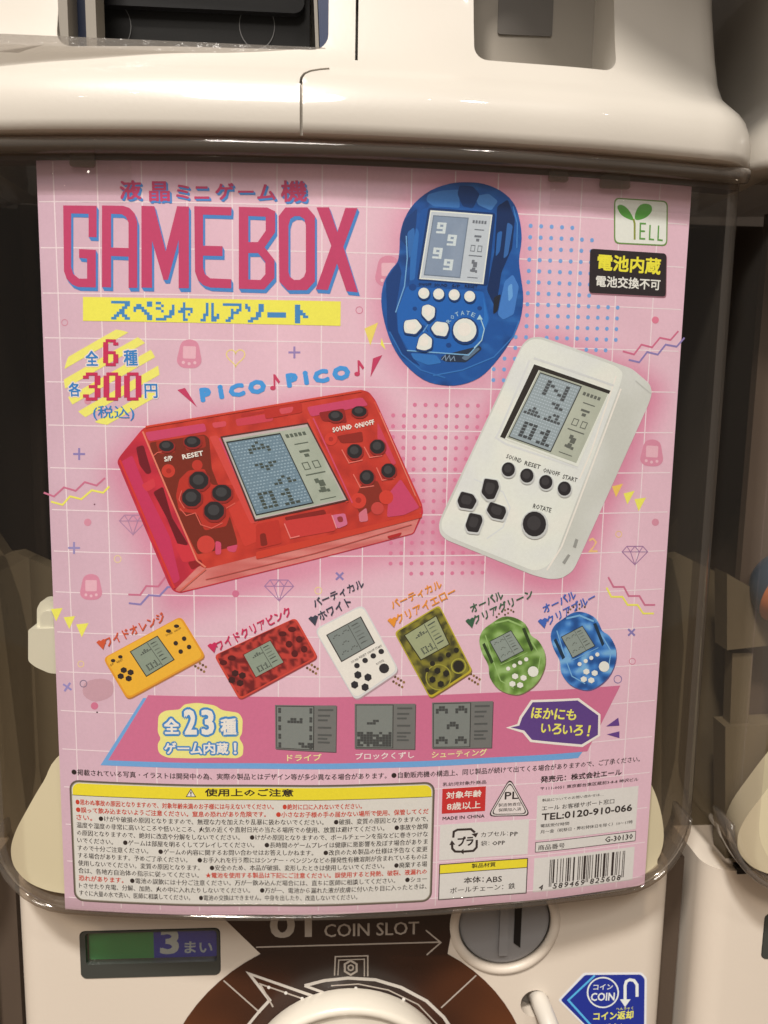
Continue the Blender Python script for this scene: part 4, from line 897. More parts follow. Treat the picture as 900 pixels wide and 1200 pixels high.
T(t, 'PL', 316, 197, 372, 195, 31, INK, 10, .03, 2); T(t, '製造物責任', 291, 226, 383, 223, 14, INK, 10, .015); T(t, '保険加入済', 291, 246, 383, 243, 14, INK, 10, .015); t.build(poster)
t = Art('printed_recycling_box'); rect4(t, [(55, 297), (413, 278), (410, 425), (50, 436)], (218, 208, 196), 6)
for P in ([(108, 352), (110, 328), (125, 320), (180, 318), (196, 332)], [(204, 362), (203, 392), (190, 406), (150, 409)], [(138, 409), (115, 408), (104, 396), (103, 378)]): t.stroke(z10(P), 2.6, (44, 36, 36), 8)
for P in ([(182, 338), (210, 332), (200, 352)], [(150, 398), (134, 409), (150, 420)], [(92, 382), (102, 362), (116, 380)]): t.poly(z10(P), (44, 36, 36), 9)
T(t, 'プラ', 124, 388, 190, 385, 40, INK, 10, .045, 2); T(t, 'カプセル：', 221, 350, 330, 344, 20); T(t, 'PP', 338, 346, 370, 344, 17, INK, 9, .03); T(t, '袋：', 220, 387, 255, 384, 20); T(t, 'OPP', 266, 384, 318, 381, 17, INK, 9, .03); t.build(poster)
t = Art('printed_material_box'); rect4(t, [(50, 460), (410, 432), (405, 577), (47, 605)], (50, 42, 40), 6); q = rect4(t, [(50, 460), (410, 432), (405, 577), (47, 605)], (218, 208, 196), 7, inset=.0004)
t.uv([(q[0], q[3] - .0037), (q[1], q[3] - .0037), (q[1], q[3]), (q[0], q[3])], (240, 210, 48), 8); t.uv([(q[0], q[3] - .0040), (q[1], q[3] - .0040), (q[1], q[3] - .0037), (q[0], q[3] - .0037)], (60, 50, 46), 9)
T(t, '製品材質', 183, 476, 280, 471, 19, INK, 10, .02); T(t, '本体：', 150, 539, 232, 534, 26, INK, 10, .02, 2); T(t, 'ABS', 240, 535, 305, 531, 23, INK, 10, .02, 2); T(t, 'ボールチェーン：鉄', 95, 576, 358, 562, 25, INK, 10, .01, 2); t.build(poster)
t = Art('printed_seller_lines', cut=.004); T(t, '発売元：株式会社エール', 460, 130, 790, 96, 27, INK, 9, .025, 2); T(t, '〒111-0051 東京都台東区蔵前3-8-8 神沢ビル', 460, 162, 858, 118, 15, INK, 9, .012); t.build(poster)
t = Art('printed_contact_box', cut=.004); rect4(t, [(446, 186), (859, 136), (848, 312), (442, 366)], (218, 208, 196), 6)
T(t, '製品についてのお問い合わせは…', 467, 208, 717, 178, 12); T(t, 'エール お客様サポート窓口', 465, 243, 760, 212, 21, INK, 9, .012); T(t, 'TEL:0120-910-066', 464, 281, 832, 243, 29, INK, 9, .045, 2)
T(t, '電話受付時間', 460, 310, 576, 298, 14, INK, 9, .01); T(t, '月〜金（祝祭日・弊社特休日を除く）10〜17時', 460, 338, 835, 290, 15, INK, 9, .01); t.build(poster)
t = Art('printed_item_number_box'); rect4(t, [(440, 373), (850, 319), (846, 358), (437, 418)], (90, 76, 74), 6); rect4(t, [(440, 373), (850, 319), (846, 358), (437, 418)], (218, 208, 196), 7, inset=.0003)
T(t, '商品番号', 450, 403, 558, 391, 22, INK, 9, .015); T(t, 'G-30130', 722, 371, 835, 357, 23, INK, 9, .03); t.build(poster)
t = Art('printed_barcode_label', cut=.004); bx = rect4(t, [(435, 437), (844, 384), (834, 520), (430, 574)], (218, 208, 196), 6)
def ean(s_):
    Lc = ['0001101', '0011001', '0010011', '0111101', '0100011', '0110001', '0101111', '0111011', '0110111', '0001011']
    par = ['LLLLLL', 'LLGLGG', 'LLGGLG', 'LLGGGL', 'LGLLGG', 'LGGLLG', 'LGGGLL', 'LGLGLG', 'LGLGGL', 'LGGLGL'][int(s_[0])]
    inv_ = lambda k: ''.join('1' if q == '0' else '0' for q in k)
    out = '101'
    for d_, p in zip(s_[1:7], par): k = Lc[int(d_)]; out += k if p == 'L' else inv_(k)[::-1]
    out += '01010'
    for d_ in s_[7:]: out += inv_(Lc[int(d_)])
    return out + '101'
bits = ean('4589469825608'); ua, ub = ux(*z10([(496, 500)])[0]), ux(*z10([(802, 450)])[0]); mod = (ub - ua) / 95
vt = bx[3] - .0013; vb_ = vt - .0108; i = 0
while i < 95:
    if bits[i] == '1':
        k = i
        while k < 95 and bits[k] == '1': k += 1
        gd = i < 3 or i > 91 or 45 <= i < 50
        t.uv([(ua + i * mod, vb_ - (.0015 if gd else 0)), (ua + k * mod, vb_ - (.0015 if gd else 0)), (ua + k * mod, vt), (ua + i * mod, vt)], (44, 36, 36), 8); i = k
    else: i += 1
for s_, x0, n in (('4', ua - .0046, 1), ('589469', ua + 4.5 * mod, 6), ('825608', ua + 51 * mod, 6)):
    for k, ch in enumerate(s_): xx = x0 + k * 6.9 * mod; t.text(ch, (xx, vb_ - .0024), (xx + 5.0 * mod, vb_ - .0028), .0025, INK, 9, .03, 2, uvmode=True)
t.build(poster)

# crumpled clear sleeve at the top of the poster
def sleeve(name, u0, u1, v0, v1, nu, nv, amp, seed, d0=.0009, tilt=0):
    bm = bmesh.new(); g_ = []
    for j in range(nv + 1):
        row = []
        for i in range(nu + 1):
            u, v = u0 + (u1 - u0) * i / nu, v0 + (v1 - v0) * j / nv
            d = d0 + amp * noise.fractal(Vector((u * 70, v * 260, seed)), .8, 2.2, 4) + tilt * (j / nv)
            row.append(bm.verts.new(CYL.pos(u, v, max(.0006, min(.0040, d)))))
        g_.append(row)
    for A_, B_ in zip(g_, g_[1:]):
        for i in range(nu): bm.faces.new((A_[i], A_[i + 1], B_[i + 1], B_[i]))
    return bm_obj(name, bm, clear_mat('sleeve_film', (.97, .96, .95), rough=.07), poster, True)
sleeve('clear_sleeve', UL - .001, -.070, .1375, .1500, 70, 18, .0008, 3.1, .0018)
sleeve('clear_sleeve', .080, UR + .001, .1390, .1500, 80, 16, .0006, 5.1, .0017)

# ================================================================== MACHINE
mach = thing('capsule_machine', 'cream white capsule machine holding the pink game poster, filling the middle of the picture', 'vending machine', 'capsule machines standing side by side', (.0115, .05, -.62))
def pl(x, y, Y): return Plane(Y).inv(x, y)
S0, S1, ZB, ZT = -.138, .161, -.1425, .1600
def outline2(inset=0, n=8):
    r1, r2 = .030 - inset * .6, .010
    P = []; x0, x1, y0, y1 = S0 + inset, S1 - inset, ZB + inset, ZT
    for cx, cy, r, a_ in ((x1 - r2, y1 - r2, r2, 0), (x0 + r2, y1 - r2, r2, 90), (x0 + r1, y0 + r1, r1, 180), (x1 - r1, y0 + r1, r1, 270)):
        for k in range(n + 1):
            t = math.radians(a_ + 90 * k / n); P.append((cx + r * math.cos(t), cy + r * math.sin(t)))
    # refine long runs
    out = []
    for i in range(len(P)):
        a_, b_ = Vector(P[i]), Vector(P[(i + 1) % len(P)]); m = max(1, int((b_ - a_).length / .006))
        out += [tuple(a_.lerp(b_, k / m)) for k in range(m)]
    return out
def panel(name, P, d, m, parent, cut=.004, thick=0):
    bm = bmesh.new(); vs = [bm.verts.new((u, 0, v)) for u, v in P]
    for t in tessellate_polygon([[Vector((u * 1000, v * 1000, 0)) for u, v in P]]): bm.faces.new([vs[i] for i in t])
    lo, hi = min(p[0] for p in P), max(p[0] for p in P); k = math.ceil(lo / cut)
    while k * cut < hi: bmesh.ops.bisect_plane(bm, geom=bm.verts[:] + bm.edges[:] + bm.faces[:], plane_co=(k * cut, 0, 0), plane_no=(1, 0, 0), dist=1e-7); k += 1
    if thick:
        r = bmesh.ops.extrude_face_region(bm, geom=bm.faces[:])
        for e in r['geom']:
            if isinstance(e, bmesh.types.BMVert): e.co.y = 1
        bm.verts.ensure_lookup_table()
    for v in bm.verts: v.co = CYL.pos(v.co.x, v.co.z, d - (thick if v.co.y > .5 else 0))
    return bm_obj(name, bm, m, parent, smooth=False)
win = panel('clear_window', outline2(.010), .005, M_CLEAR, mach); win.data.shade_smooth()
def rings(name, spec, m, parent, back=None):
    """spec: (inset, depth) rings of the case outline joined to each other"""
    bm = bmesh.new(); R_ = []
    base = outline2(.010); nb = len(base); C0 = Vector(((S0 + S1) / 2, (ZB + ZT) / 2))
    full = []
    for i, p in enumerate(base):
        a_, b_ = Vector(base[i - 1]), Vector(base[(i + 1) % nb]); t = (b_ - a_).normalized(); full.append(Vector((t.y, -t.x)))
    for e, d, yb in spec:
        R_.append([bm.verts.new(CYL.pos(p[0] + n.x * e, min(p[1] + n.y * e, ZT), d) + Vector((0, yb, 0))) for p, n in zip(base, full)])
    for A_, B_ in zip(R_, R_[1:]):
        for i in range(nb):
            j = (i + 1) % nb; bm.faces.new((A_[i], A_[j], B_[j], B_[i]))
    return bm_obj(name, bm, m, parent, smooth=True)
sp = [(.010 * math.sin(math.radians(a_)), .005 - .010 * (1 - math.cos(math.radians(a_))), 0) for a_ in (0, 18, 36, 54, 72, 90)]
rings('clear_side_wall', sp + [(.010, -.005, .02), (.0105, -.005, .10)], M_SIDE, mach)
# thick lower edge of the case
def sweep(name, pts, prof, m, parent, smooth=True):
    """pts: positions with frame vectors (P, n, b)"""
    bm = bmesh.new(); R_ = []
    for P, n, b in pts: R_.append([bm.verts.new(P + n * x + b * y) for x, y in prof])
    for A_, B_ in zip(R_, R_[1:]):
        for i in range(len(prof)):
            j = (i + 1) % len(prof); bm.faces.new((A_[i], A_[j], B_[j], B_[i]))
    bm.faces.new(R_[0]); bm.faces.new(list(reversed(R_[-1])))
    return bm_obj(name, bm, m, parent, smooth)
bo = outline2(-.0002); bo = [p for p in bo if p[1] < ZB + .034]; bo.sort(key=lambda p: p[0])
lo_ = [p for p in bo if p[0] < 0]; 
pr = []
for i, p in enumerate(bo):
    a_, b_ = Vector(bo[max(i - 1, 0)]), Vector(bo[min(i + 1, len(bo) - 1)]); t = (b_ - a_).normalized(); n = Vector((t.y, -t.x))
    P = CYL.pos(p[0], p[1], -.0050); q = CYL.pos(p[0] + n.x * .001, p[1] + n.y * .001, -.0050) - P
    pr.append((P, q.normalized(), Vector((0, -1, 0))))
sweep('case_lower_rim', pr, [(-.0012, -.012), (.0006, -.012), (.0012, -.004), (.0012, .004), (.0004, .0052), (-.0012, .0052)], M_RIM, mach)
# rail of clear plastic under the shell
pr = [(CYL.pos(S0 + .004 + k * (S1 - S0 - .008) / 60, .1545, .0065), Vector((0, 0, 1)), Vector((math.sin((S0 + k * (S1 - S0) / 60) / RC), -math.cos((S0 + k * (S1 - S0) / 60) / RC), 0))) for k in range(61)]
sweep('case_upper_rail', pr, [(.0030 * math.cos(t * .524) - .0012, .0030 * math.sin(t * .524)) for t in range(12)], M_RIM, mach)
pr = [(P + Vector((0, .010, -.0035)), n, b) for P, n, b in pr]
sweep('dark_upper_channel', pr, [(-.0014, -.004), (.0075, -.004), (.0075, .004), (-.0014, .004)], M_DARK, mach, False)
for x0, x1, y0, y1 in ((84, 114, 166, 197), (640, 664, 198, 214), (700, 736, 205, 222)):
    P = [CYL.inv(x0, y1), CYL.inv(x1, y1 + 1), CYL.inv(x1 - 2, y0), CYL.inv(x0 + 2, y0)]
    panel('clear_hook', roundpoly(P, .0015), .0022, M_RIM, mach, thick=.001)
# inside of the case
bm = prism([(-.150, -.150), (.172, -.150), (.172, .160), (-.150, .160)], .135, .145); bm_obj('inner_back_wall', bm, M_DARK, mach)
bm = prism([(-.12, -.12), (.145, -.12), (.145, .150), (-.12, .150)], .055, .06); bm_obj('inner_partition', bm, M_DARK, mach)
hill = [CYL.inv(*p) for p in [(3, 1008), (8, 985), (22, 958), (42, 924), (70, 885), (200, 800), (450, 770), (650, 810), (745, 885), (766, 915), (779, 942), (786, 970), (787, 995), (780, 1016), (764, 1034), (600, 1058), (400, 1066), (200, 1064), (80, 1059), (34, 1049), (10, 1030)]]
panel('cream_tray', smooth_loop(hill, 5), -.006, M_RAMP, mach, thick=.018)
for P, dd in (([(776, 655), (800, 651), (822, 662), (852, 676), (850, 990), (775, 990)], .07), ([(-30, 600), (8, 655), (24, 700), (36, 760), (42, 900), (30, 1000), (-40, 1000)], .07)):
    bm = prism([pl(*p, dd) for p in P], dd, dd + .01); bm_obj('beige_reflection_panel', bm, M_BEIGE, mach)  # added panels in place of the beige reflections at the clear sides
# milky clip holding the poster on the left
Yc = .0125
o = bm_obj('poster_clip', prism(roundpoly([pl(*p, Yc) for p in [(33, 737), (75, 736), (75, 790), (58, 789), (42, 782), (33, 775)]], .0012), Yc, Yc + .012), M_CLIP, mach)
bm_obj('clip_prong', prism(roundpoly([pl(*p, Yc) for p in [(39, 740), (39, 716), (44, 707), (52, 706), (58, 709), (75, 705), (75, 740)]], .0012), Yc + .004, Yc + .010), M_CLIP, o)
bm_obj('clip_prong', prism(roundpoly([pl(*p, Yc) for p in [(46, 740), (46, 722), (51, 717), (57, 717), (62, 722), (62, 740)]], .0015), Yc + .001, Yc + .0038), M_CLIP, o)
for q in o.children: q.location = (0, 0, 0)

# ---- upper shell
XL, XR, CRr = -.138, .151, .014
def planpath():
    out = []
    sr = RC * math.asin((XR - CRr) / RC); sl = RC * math.asin((XL + CRr) / RC)
    yR = RC - RC * math.cos(sr / RC); yL = RC - RC * math.cos(sl / RC)
    for k in range(7): out.append((Vector((XL, yL + CRr + .09 * (1 - k / 6), 0)), Vector((-1, 0, 0))))
    for k in range(1, 7):
        t = math.pi + math.pi / 2 * k / 7; c = Vector((XL + CRr, yL + CRr, 0)); out.append((c + CRr * Vector((math.cos(t), math.sin(t), 0)), Vector((math.cos(t), math.sin(t), 0))))
    N_ = 56
    for k in range(N_ + 1):
        s_ = sl + (sr - sl) * k / N_; out.append((CYL.pos(s_, 0), Vector((math.sin(s_ / RC), -math.cos(s_ / RC), 0))))
    for k in range(1, 7):
        t = -math.pi / 2 + math.pi / 2 * k / 7; c = Vector((XR - CRr, yR + CRr, 0)); out.append((c + CRr * Vector((math.cos(t), math.sin(t), 0)), Vector((math.cos(t), math.sin(t), 0))))
    for k in range(7): out.append((Vector((XR, yR + CRr + .09 * k / 6, 0)), Vector((1, 0, 0))))
    return out
prof = [(-.004, .1566), (.0095, .1564), (.0112, .1568), (.0121, .1580), (.0125, .1600), (.0124, .1650), (.0118, .1690), (.0104, .1728), (.0080, .1762), (.0048, .1792), (.0015, .1824), (-.002, .189), (-.0055, .200), (-.010, .219), (-.016, .262), (-.075, .262), (-.075, .200), (-.060, .165)]
bm = bmesh.new(); R_ = []
for P, n in planpath():
    row = []
    for off, z in prof:
        if off >= 0: v = P + n * off
        else: v = P + Vector((0, -off, 0)) + Vector((n.x * off * .12, 0, 0))
        row.append(bm.verts.new((v.x, v.y, z)))
    R_.append(row)
for A_, B_ in zip(R_, R_[1:]):
    for i in range(len(prof)):
        j = (i + 1) % len(prof); bm.faces.new((A_[i], A_[j], B_[j], B_[i]))
bm.faces.new(R_[0]); bm.faces.new(list(reversed(R_[-1])))
shell = bm_obj('upper_shell', bm, M_SHELL, mach)
def cutter(outline, y0, y1):
    o = bm_obj('cutter', prism(outline, y0, y1)); return o
def boolean(ob, cs):
    loc = ob.location.copy(); ob.location = (0, 0, 0); par = ob.parent; ob.parent = None
    for c in cs:
        md = ob.modifiers.new('b', 'BOOLEAN'); md.object = c; md.operation = 'DIFFERENCE'; md.solver = 'EXACT'
    bpy.context.view_layer.update()
    me = bpy.data.meshes.new_from_object(ob.evaluated_get(bpy.context.evaluated_depsgraph_get())); ob.modifiers.clear(); nm = ob.data.name; ob.data = me; me.name = nm
    for c in cs: bpy.data.objects.remove(c)
    ob.parent = par; ob.location = loc
YS = .004
def rrpx(x0, y0, x1, y1, Y, r, n=6):
    a_ = pl(x0, y1, Y); b_ = pl(x1, y0, Y); return rrect(a_[0], a_[1], b_[0], b_[1], r, n)
def recess(x0, x1, ytop, ybot, r, Y=YS):
    zb = pl((x0 + x1) / 2, ybot, Y)[1]; zt = pl((x0 + x1) / 2, ytop, Y)[1]; return rrect(pl(x0, 30, Y)[0], zb, pl(x1, 30, Y)[0], zt, r, 6)
rc1 = recess(60, 385, -150, 56, .006); rc2 = recess(557, 731, -150, 74, .005)
cs = [cutter(rc1, -.05, .060), cutter(rc2, -.05, .045)]
# seam grooves
def groove(P, wd, y0, y1):
    qs = polyline(P, wd); bm = bmesh.new()
    L = [Vector(q[0]) for q in qs] + [Vector(qs[-1][1])]; R2 = [Vector(q[3]) for q in qs] + [Vector(qs[-1][2])]
    out = [tuple(p) for p in L] + [tuple(p) for p in reversed(R2)]
    bm.free(); return cutter(out, y0, y1)
Yf = -.0125
gp = [pl(353, 175, Yf), pl(353, 120, Yf), pl(353, 98, Yf), pl(356, 88, Yf)]
cs.append(groove(gp, .0010, -.05, Yf + .0032))
cs.append(groove([pl(*p, -.007) for p in ((352.6, 102), (353.5, 93), (357, 86), (364, 81), (375, 78), (386, 76.5))], .0009, -.05, -.002))
gp2 = [pl(418, 66, -.004), pl(418.5, 40, -.002), pl(419, 0, .002), pl(419.5, -40, .006)]
cs.append(groove(gp2, .0010, -.05, .022))
boolean(shell, cs)
shell.data.shade_smooth(); 
try: shell.data.set_sharp_from_angle(angle=math.radians(38))
except Exception: pass
# left display recess content
zb1 = min(p[1] for p in rc1); xa1 = min(p[0] for p in rc1); xb1 = max(p[0] for p in rc1)
Yd = .040
d0 = pl(105, 30, Yd)[0]; d1 = pl(363, 30, Yd)[0]
disp = bm_obj('dark_display', prism(rrect(d0, zb1 - .002, d1, zb1 + .09, .002), Yd, Yd + .006), M_CHAR, mach)
bm_obj('display_upper_frame', prism(rrect(d0 + .002, zb1 + .022 + .004, d1 - .002, zb1 + .089, .004), Yd - .004, Yd - .0005), M_BLACK, disp)
for px_ in (132, 301):
    c0 = pl(px_, 29, Yd - .001); P = [CX for CX in circ(c0[0], c0[1], .0068, 28, .0085)]
    bm = bmesh.new()
    for q in polyline(P, .0003, True):
        bm.faces.new([bm.verts.new((x, Yd - .0004, z)) for x, z in q])
    bm_obj('ring_mark', bm, mat('ring_mark_paint', (.09, .09, .09), .5), disp)
for q in disp.children: q.location = (0, 0, 0)
for xa, xb, m_, yy in ((62, 73, M_GREYR, .012), (78, 84, M_BLACK, .030), (83, 97, M_NAVY, .024), (94, 106, M_GREYR, .018), (362, 366, M_GREYR, .03), (367, 384, M_NAVY, .024)):
    bm_obj('recess_rib', prism([pl(xa + 8, 62, yy), pl(xb + 8, 62, yy), pl(xb, -150, yy), pl(xa, -150, yy)], yy, yy + .012), m_, mach)
bm_obj('recess_back', prism([(xa1 - .004, zb1 - .004), (xb1 + .004, zb1 - .004), (xb1 + .004, zb1 + .09), (xa1 - .004, zb1 + .09)], .0602, .064), M_BLACK, mach)
# clear lip along the lower edge of the recess
M_LIP = clear_mat('clear_lip_plastic', (.82, .80, .78), rough=.15, bump=.0006, bscale=300, haze=.2, hazecol=(.45, .43, .41))
bm_obj('clear_lip', prism(rrect(xa1 - .03, zb1 - .0022, xb1 - .001, zb1 + .0010, .0004), .0015, .009), M_LIP, mach)
# right recess content
xa2 = min(p[0] for p in rc2); xb2 = max(p[0] for p in rc2); zb2 = min(p[1] for p in rc2)
bm_obj('recess_back', prism(rrect(xa2 - .002, zb2 - .002, xb2 + .002, zb2 + .08, .001), .0405, .046), M_GREYR, mach)
qa, qb = pl(583, 40, .04), pl(656, -170, .04)
bm_obj('slot_plate', prism(rrect(qa[0], qa[1], qb[0], qb[1], .001), .0398, .0404), mat('slot_plate_plastic', (.10, .09, .08), .5), mach)

# ---- lower body
YB = .030
bl, br = pl(18, 1150, YB)[0], pl(786, 1110, YB)[0]
bm = bmesh.new(); prf = []
for k in range(9): t = math.pi + math.pi / 2 * k / 8; prf.append((bl + .012 + .012 * math.cos(t), YB + .012 + .012 * math.sin(t)))
for k in range(9): t = -math.pi / 2 + math.pi / 2 * k / 8; prf.append((br - .012 + .012 * math.cos(t), YB + .012 + .012 * math.sin(t)))
prf += [(br, .30), (bl, .30)]
lo = [bm.verts.new((x, y, -.60)) for x, y in prf]; hi = [bm.verts.new((x, y, -.1445)) for x, y in prf]
for i in range(len(prf)):
    j = (i + 1) % len(prf); bm.faces.new((lo[i], lo[j], hi[j], hi[i]))
bm.faces.new(lo); bm.faces.new(hi)
bodyo = bm_obj('lower_body', bm, M_BODY, mach)
da, db = pl(95, 1147, YB), pl(258, 1087, YB)
kc = pl(592, 1083, YB); kr = .0215; lv = pl(627, 1176, YB)
cs = [cutter(rrect(da[0], da[1], db[0], db[1], .0025), .0, YB + .009), cutter(circ(kc[0], kc[1], kr, 48), 0, YB + .005), cutter(circ(lv[0], lv[1], .0068, 24), 0, YB + .012)]
boolean(bodyo, cs); bodyo.data.shade_smooth()
try: bodyo.data.set_sharp_from_angle(angle=math.radians(30))
except Exception: pass
# display
M_BEZ = mat('display_bezel', (.05, .055, .05), .35)
fo = rrect(da[0] + .0003, da[1] + .0003, db[0] - .0003, db[1] - .0003, .0024); fi = rrect(da[0] + .0026, da[1] + .0070, db[0] - .0016, db[1] - .0010, .0015)
dsp = bm_obj('coin_count_display', prism(fo, YB - .0004, YB + .008, [list(reversed(fi))]), M_BEZ, mach)
PB = Plane(YB + .0030); ab = Art('display_card', PB, material=STICK)
gx0, gx1, gx2 = pl(104, 1100, PB.Y)[0], pl(180, 1100, PB.Y)[0], pl(256, 1100, PB.Y)[0]; gz0, gz1 = pl(180, 1127, PB.Y)[1], pl(180, 1080, PB.Y)[1]
ab.uv([(gx0, gz0), (gx1, gz0), (gx1, gz1), (gx0, gz1)], (62, 158, 84), 0); ab.uv([(gx1, gz0), (gx2, gz0), (gx2, gz1), (gx1, gz1)], (34, 54, 172), 0)
ab.text('3', (187, 1118.5), (210, 1118.5), 30, (226, 226, 222), 4, .05, 3); ab.text('まい', (216, 1117), (249, 1117), 14, (214, 216, 220), 4, .03, 2)
q = ab.build(dsp); q.location = (0, 0, 0)
bm_obj('display_cover', prism(rrect(da[0] + .0028, da[1] + .002, db[0] - .0018, db[1] - .0014, .0015), YB + .0006, YB + .0012), clear_mat('smoked_cover', (.86, .86, .84), rough=.12, haze=.02, hazecol=(.3, .3, .3)), dsp).location = (0, 0, 0)

# dial sticker
PS = Plane(YB - .00015); st = Art('dial_sticker', PS, cut=0, fine=.004)
cen = Vector(pl(408, 1290, YB)); Rs = (Vector(pl(408, 1290 - 160, YB)) - cen).length * 206 / 160
def brown(x, y):
    d_ = abs(x - 408) / 190; return mixc((36, 18, 12), (92, 48, 24), (d_ - .25) * 1.3 * (1 if y > 1120 else .3) + nz(x, y, .02) * .3)
za = pl(400, 1052, YB)[1]
pL, pR = Vector(pl(305, 1117, YB)), Vector(pl(524, 1118, YB)); pl0, pr0 = Vector(pl(258, 1072, YB)), Vector(pl(534, 1066, YB))
a0 = math.atan2(pR.y - cen.y, pR.x - cen.x); a1 = math.atan2(pL.y - cen.y, pL.x - cen.x); P = []
Rs = ((pR - cen).length + (pL - cen).length) / 2
nn = 60; tot = 2 * math.pi - (a1 - a0)
for k in range(nn + 1): t = a1 + tot * k / nn; P.append((cen.x + Rs * math.cos(t), cen.y + Rs * math.sin(t)))
P += [(pr0.x, pr0.y), (pr0.x, za), (pl0.x, za), (pl0.x, pl0.y)]
st.uv(P, brown, 0); so = st.build(mach)
sg = Art('sticker_print', PS, cut=0); LGc = (176, 158, 138)
sg.stroke([(262, 1149), (305, 1187)], 1.6, LGc, 2); sg.stroke([(558, 1143), (517, 1181)], 1.6, LGc, 2); sg.stroke([(300, 1110), (516, 1104)], 1.6, LGc, 2)
sg.stroke([(499, 1090), (516.5, 1104.5), (500, 1119)], 1.6, LGc, 3)
sg.text('COIN SLOT', (380, 1098.5), (491, 1095), 15.5, LGc, 3, .012, 2); sg.text('01', (316, 1100), (366, 1098.5), 31, LGc, 3, .05, 3)
sg.stroke([(392, 1143), (393, 1121), (431, 1120), (431, 1144)], 1.4, LGc, 3); sg.stroke([(396, 1143), (397, 1125), (427, 1124), (427, 1144)], 1.2, LGc, 4)
sg.stroke([(411 + 8 * math.cos(k * 1.047 + .52), 1134 + 8.4 * math.sin(k * 1.047 + .52)) for k in range(6)], 2.2, LGc, 4, True); sg.stroke(circ(411, 1134, 3.2, 8), 1.6, LGc, 5, True)
sg.stroke([(303, 1186), (316, 1172), (292, 1141), (375, 1170), (408, 1168)], 3.4, (196, 180, 160), 5)
sg.stroke([(320, 1180), (305, 1153), (360, 1172)], 1.6, LGc, 6)
sg.stroke([(357, 1155), (380, 1149), (408, 1146), (440, 1148), (470, 1157), (500, 1173), (520, 1192), (532, 1210)], 3.6, (196, 180, 160), 6); sg.stroke([(357, 1155), (396, 1169)], 3, (196, 180, 160), 7)
sg.stroke([(388, 1155), (420, 1153), (455, 1160), (490, 1177), (512, 1200), (518, 1212)], 1.4, LGc, 7)
sg.stroke([(303, 1186), (290, 1202), (282, 1220)], 3, (196, 180, 160), 8)
for x, y in ((315, 1157), (335, 1163.5), (354, 1170), (417, 1158), (473, 1171)): sg.poly(circ(x, y, 2, 8), (214, 200, 182), 8)
q = sg.build(so); q.location = (0, 0, 0)
# dial
def lathe(name, c, y, prof_, m, parent, n=64):
    """prof_: (radius, depth toward the viewer)"""
    bm = bmesh.new(); R_ = []
    for r, d_ in prof_: R_.append([bm.verts.new((c[0] + r * math.cos(2 * math.pi * k / n), y - d_, c[1] + r * math.sin(2 * math.pi * k / n))) for k in range(n)])
    for A_, B_ in zip(R_, R_[1:]):
        for i in range(n): j = (i + 1) % n; bm.faces.new((A_[i], A_[j], B_[j], B_[i]))
    bm.faces.new(R_[-1]); bm.faces.new(list(reversed(R_[0])))
    o = bm_obj(name, bm, m, parent, True)
    try: o.data.set_sharp_from_angle(angle=math.radians(50))
    except Exception: pass
    return o
YK = .016; dc = pl(408, 1298, YK); dr = abs(pl(408 + 128, 1298, YK)[0] - dc[0])
M_DIAL = mat('cream_dial_plastic', (.74, .69, .60), .3, coat=.3)
dial = lathe('turning_dial', dc, YB, [(dr - .001, .0004), (dr, .004), (dr, .0125), (dr - .0008, .0137), (dr - .002, .0142), (dr - .0035, .0140), (dr - .0045, .0125), (dr - .006, .0122), (dr - .012, .0125), (.001, .0125)], M_DIAL, mach)
gx = .007
gb = bm_obj('dial_grip', prism(rrect(dc[0] - gx, dc[1] - dr + .004, dc[0] + gx, dc[1] + dr - .016, gx * .95), YB - .026, YB - .0122), M_DIAL, dial); gb.location = (0, 0, 0)
# coin knob
kn = lathe('coin_slot_plate', kc, YB + .005, [(kr - .0006, 0), (kr - .0006, .0028), (kr - .0014, .0036), (kr - .0026, .0038), (.001, .0038)], M_GREY, mach)
kx0, kx1 = pl(585, 1090, YB)[0], pl(595, 1090, YB)[0]
bm_obj('slot_ridge', prism([(kx0, kc[1] - .0150), (kx1, kc[1] - .0150), (kx1, kc[1] + .017), (kx0, kc[1] + .017)], YB - .0012, YB + .0012), M_GREY, kn).location = (0, 0, 0)
sx0, sx1 = pl(603, 1090, YB)[0], pl(611, 1090, YB)[0]
bm_obj('coin_slot', prism([(sx0, kc[1] - .010), (sx1, kc[1] - .0125), (sx1, kc[1] + .017), (sx0, kc[1] + .017)], YB + .0006, YB + .0011), M_BLACK, kn).location = (0, 0, 0)
lathe('slot_surround', kc, YB + .0002, [(kr + .0042, 0), (kr + .0030, .0012), (kr + .0012, .0016), (kr + .0002, .0006), (kr + .0001, -.001)], M_BODY, mach) if False else None
bm = bmesh.new(); bm.free()
def ringobj(name, c, y, prof_, m, parent, n=64):
    bm = bmesh.new(); R_ = []
    for r, d_ in prof_: R_.append([bm.verts.new((c[0] + r * math.cos(2 * math.pi * k / n), y - d_, c[1] + r * math.sin(2 * math.pi * k / n))) for k in range(n)])
    for a_ in range(len(prof_)):
        A_, B_ = R_[a_], R_[(a_ + 1) % len(prof_)]
        for i in range(n): j = (i + 1) % n; bm.faces.new((A_[i], A_[j], B_[j], B_[i]))
    return bm_obj(name, bm, m, parent, True)
ringobj('slot_surround', kc, YB, [(kr + .0045, -.0005), (kr + .0030, .0010), (kr + .0014, .0013), (kr - .0002, .0004), (kr - .0003, -.003), (kr + .0045, -.003)], M_BODY, mach)
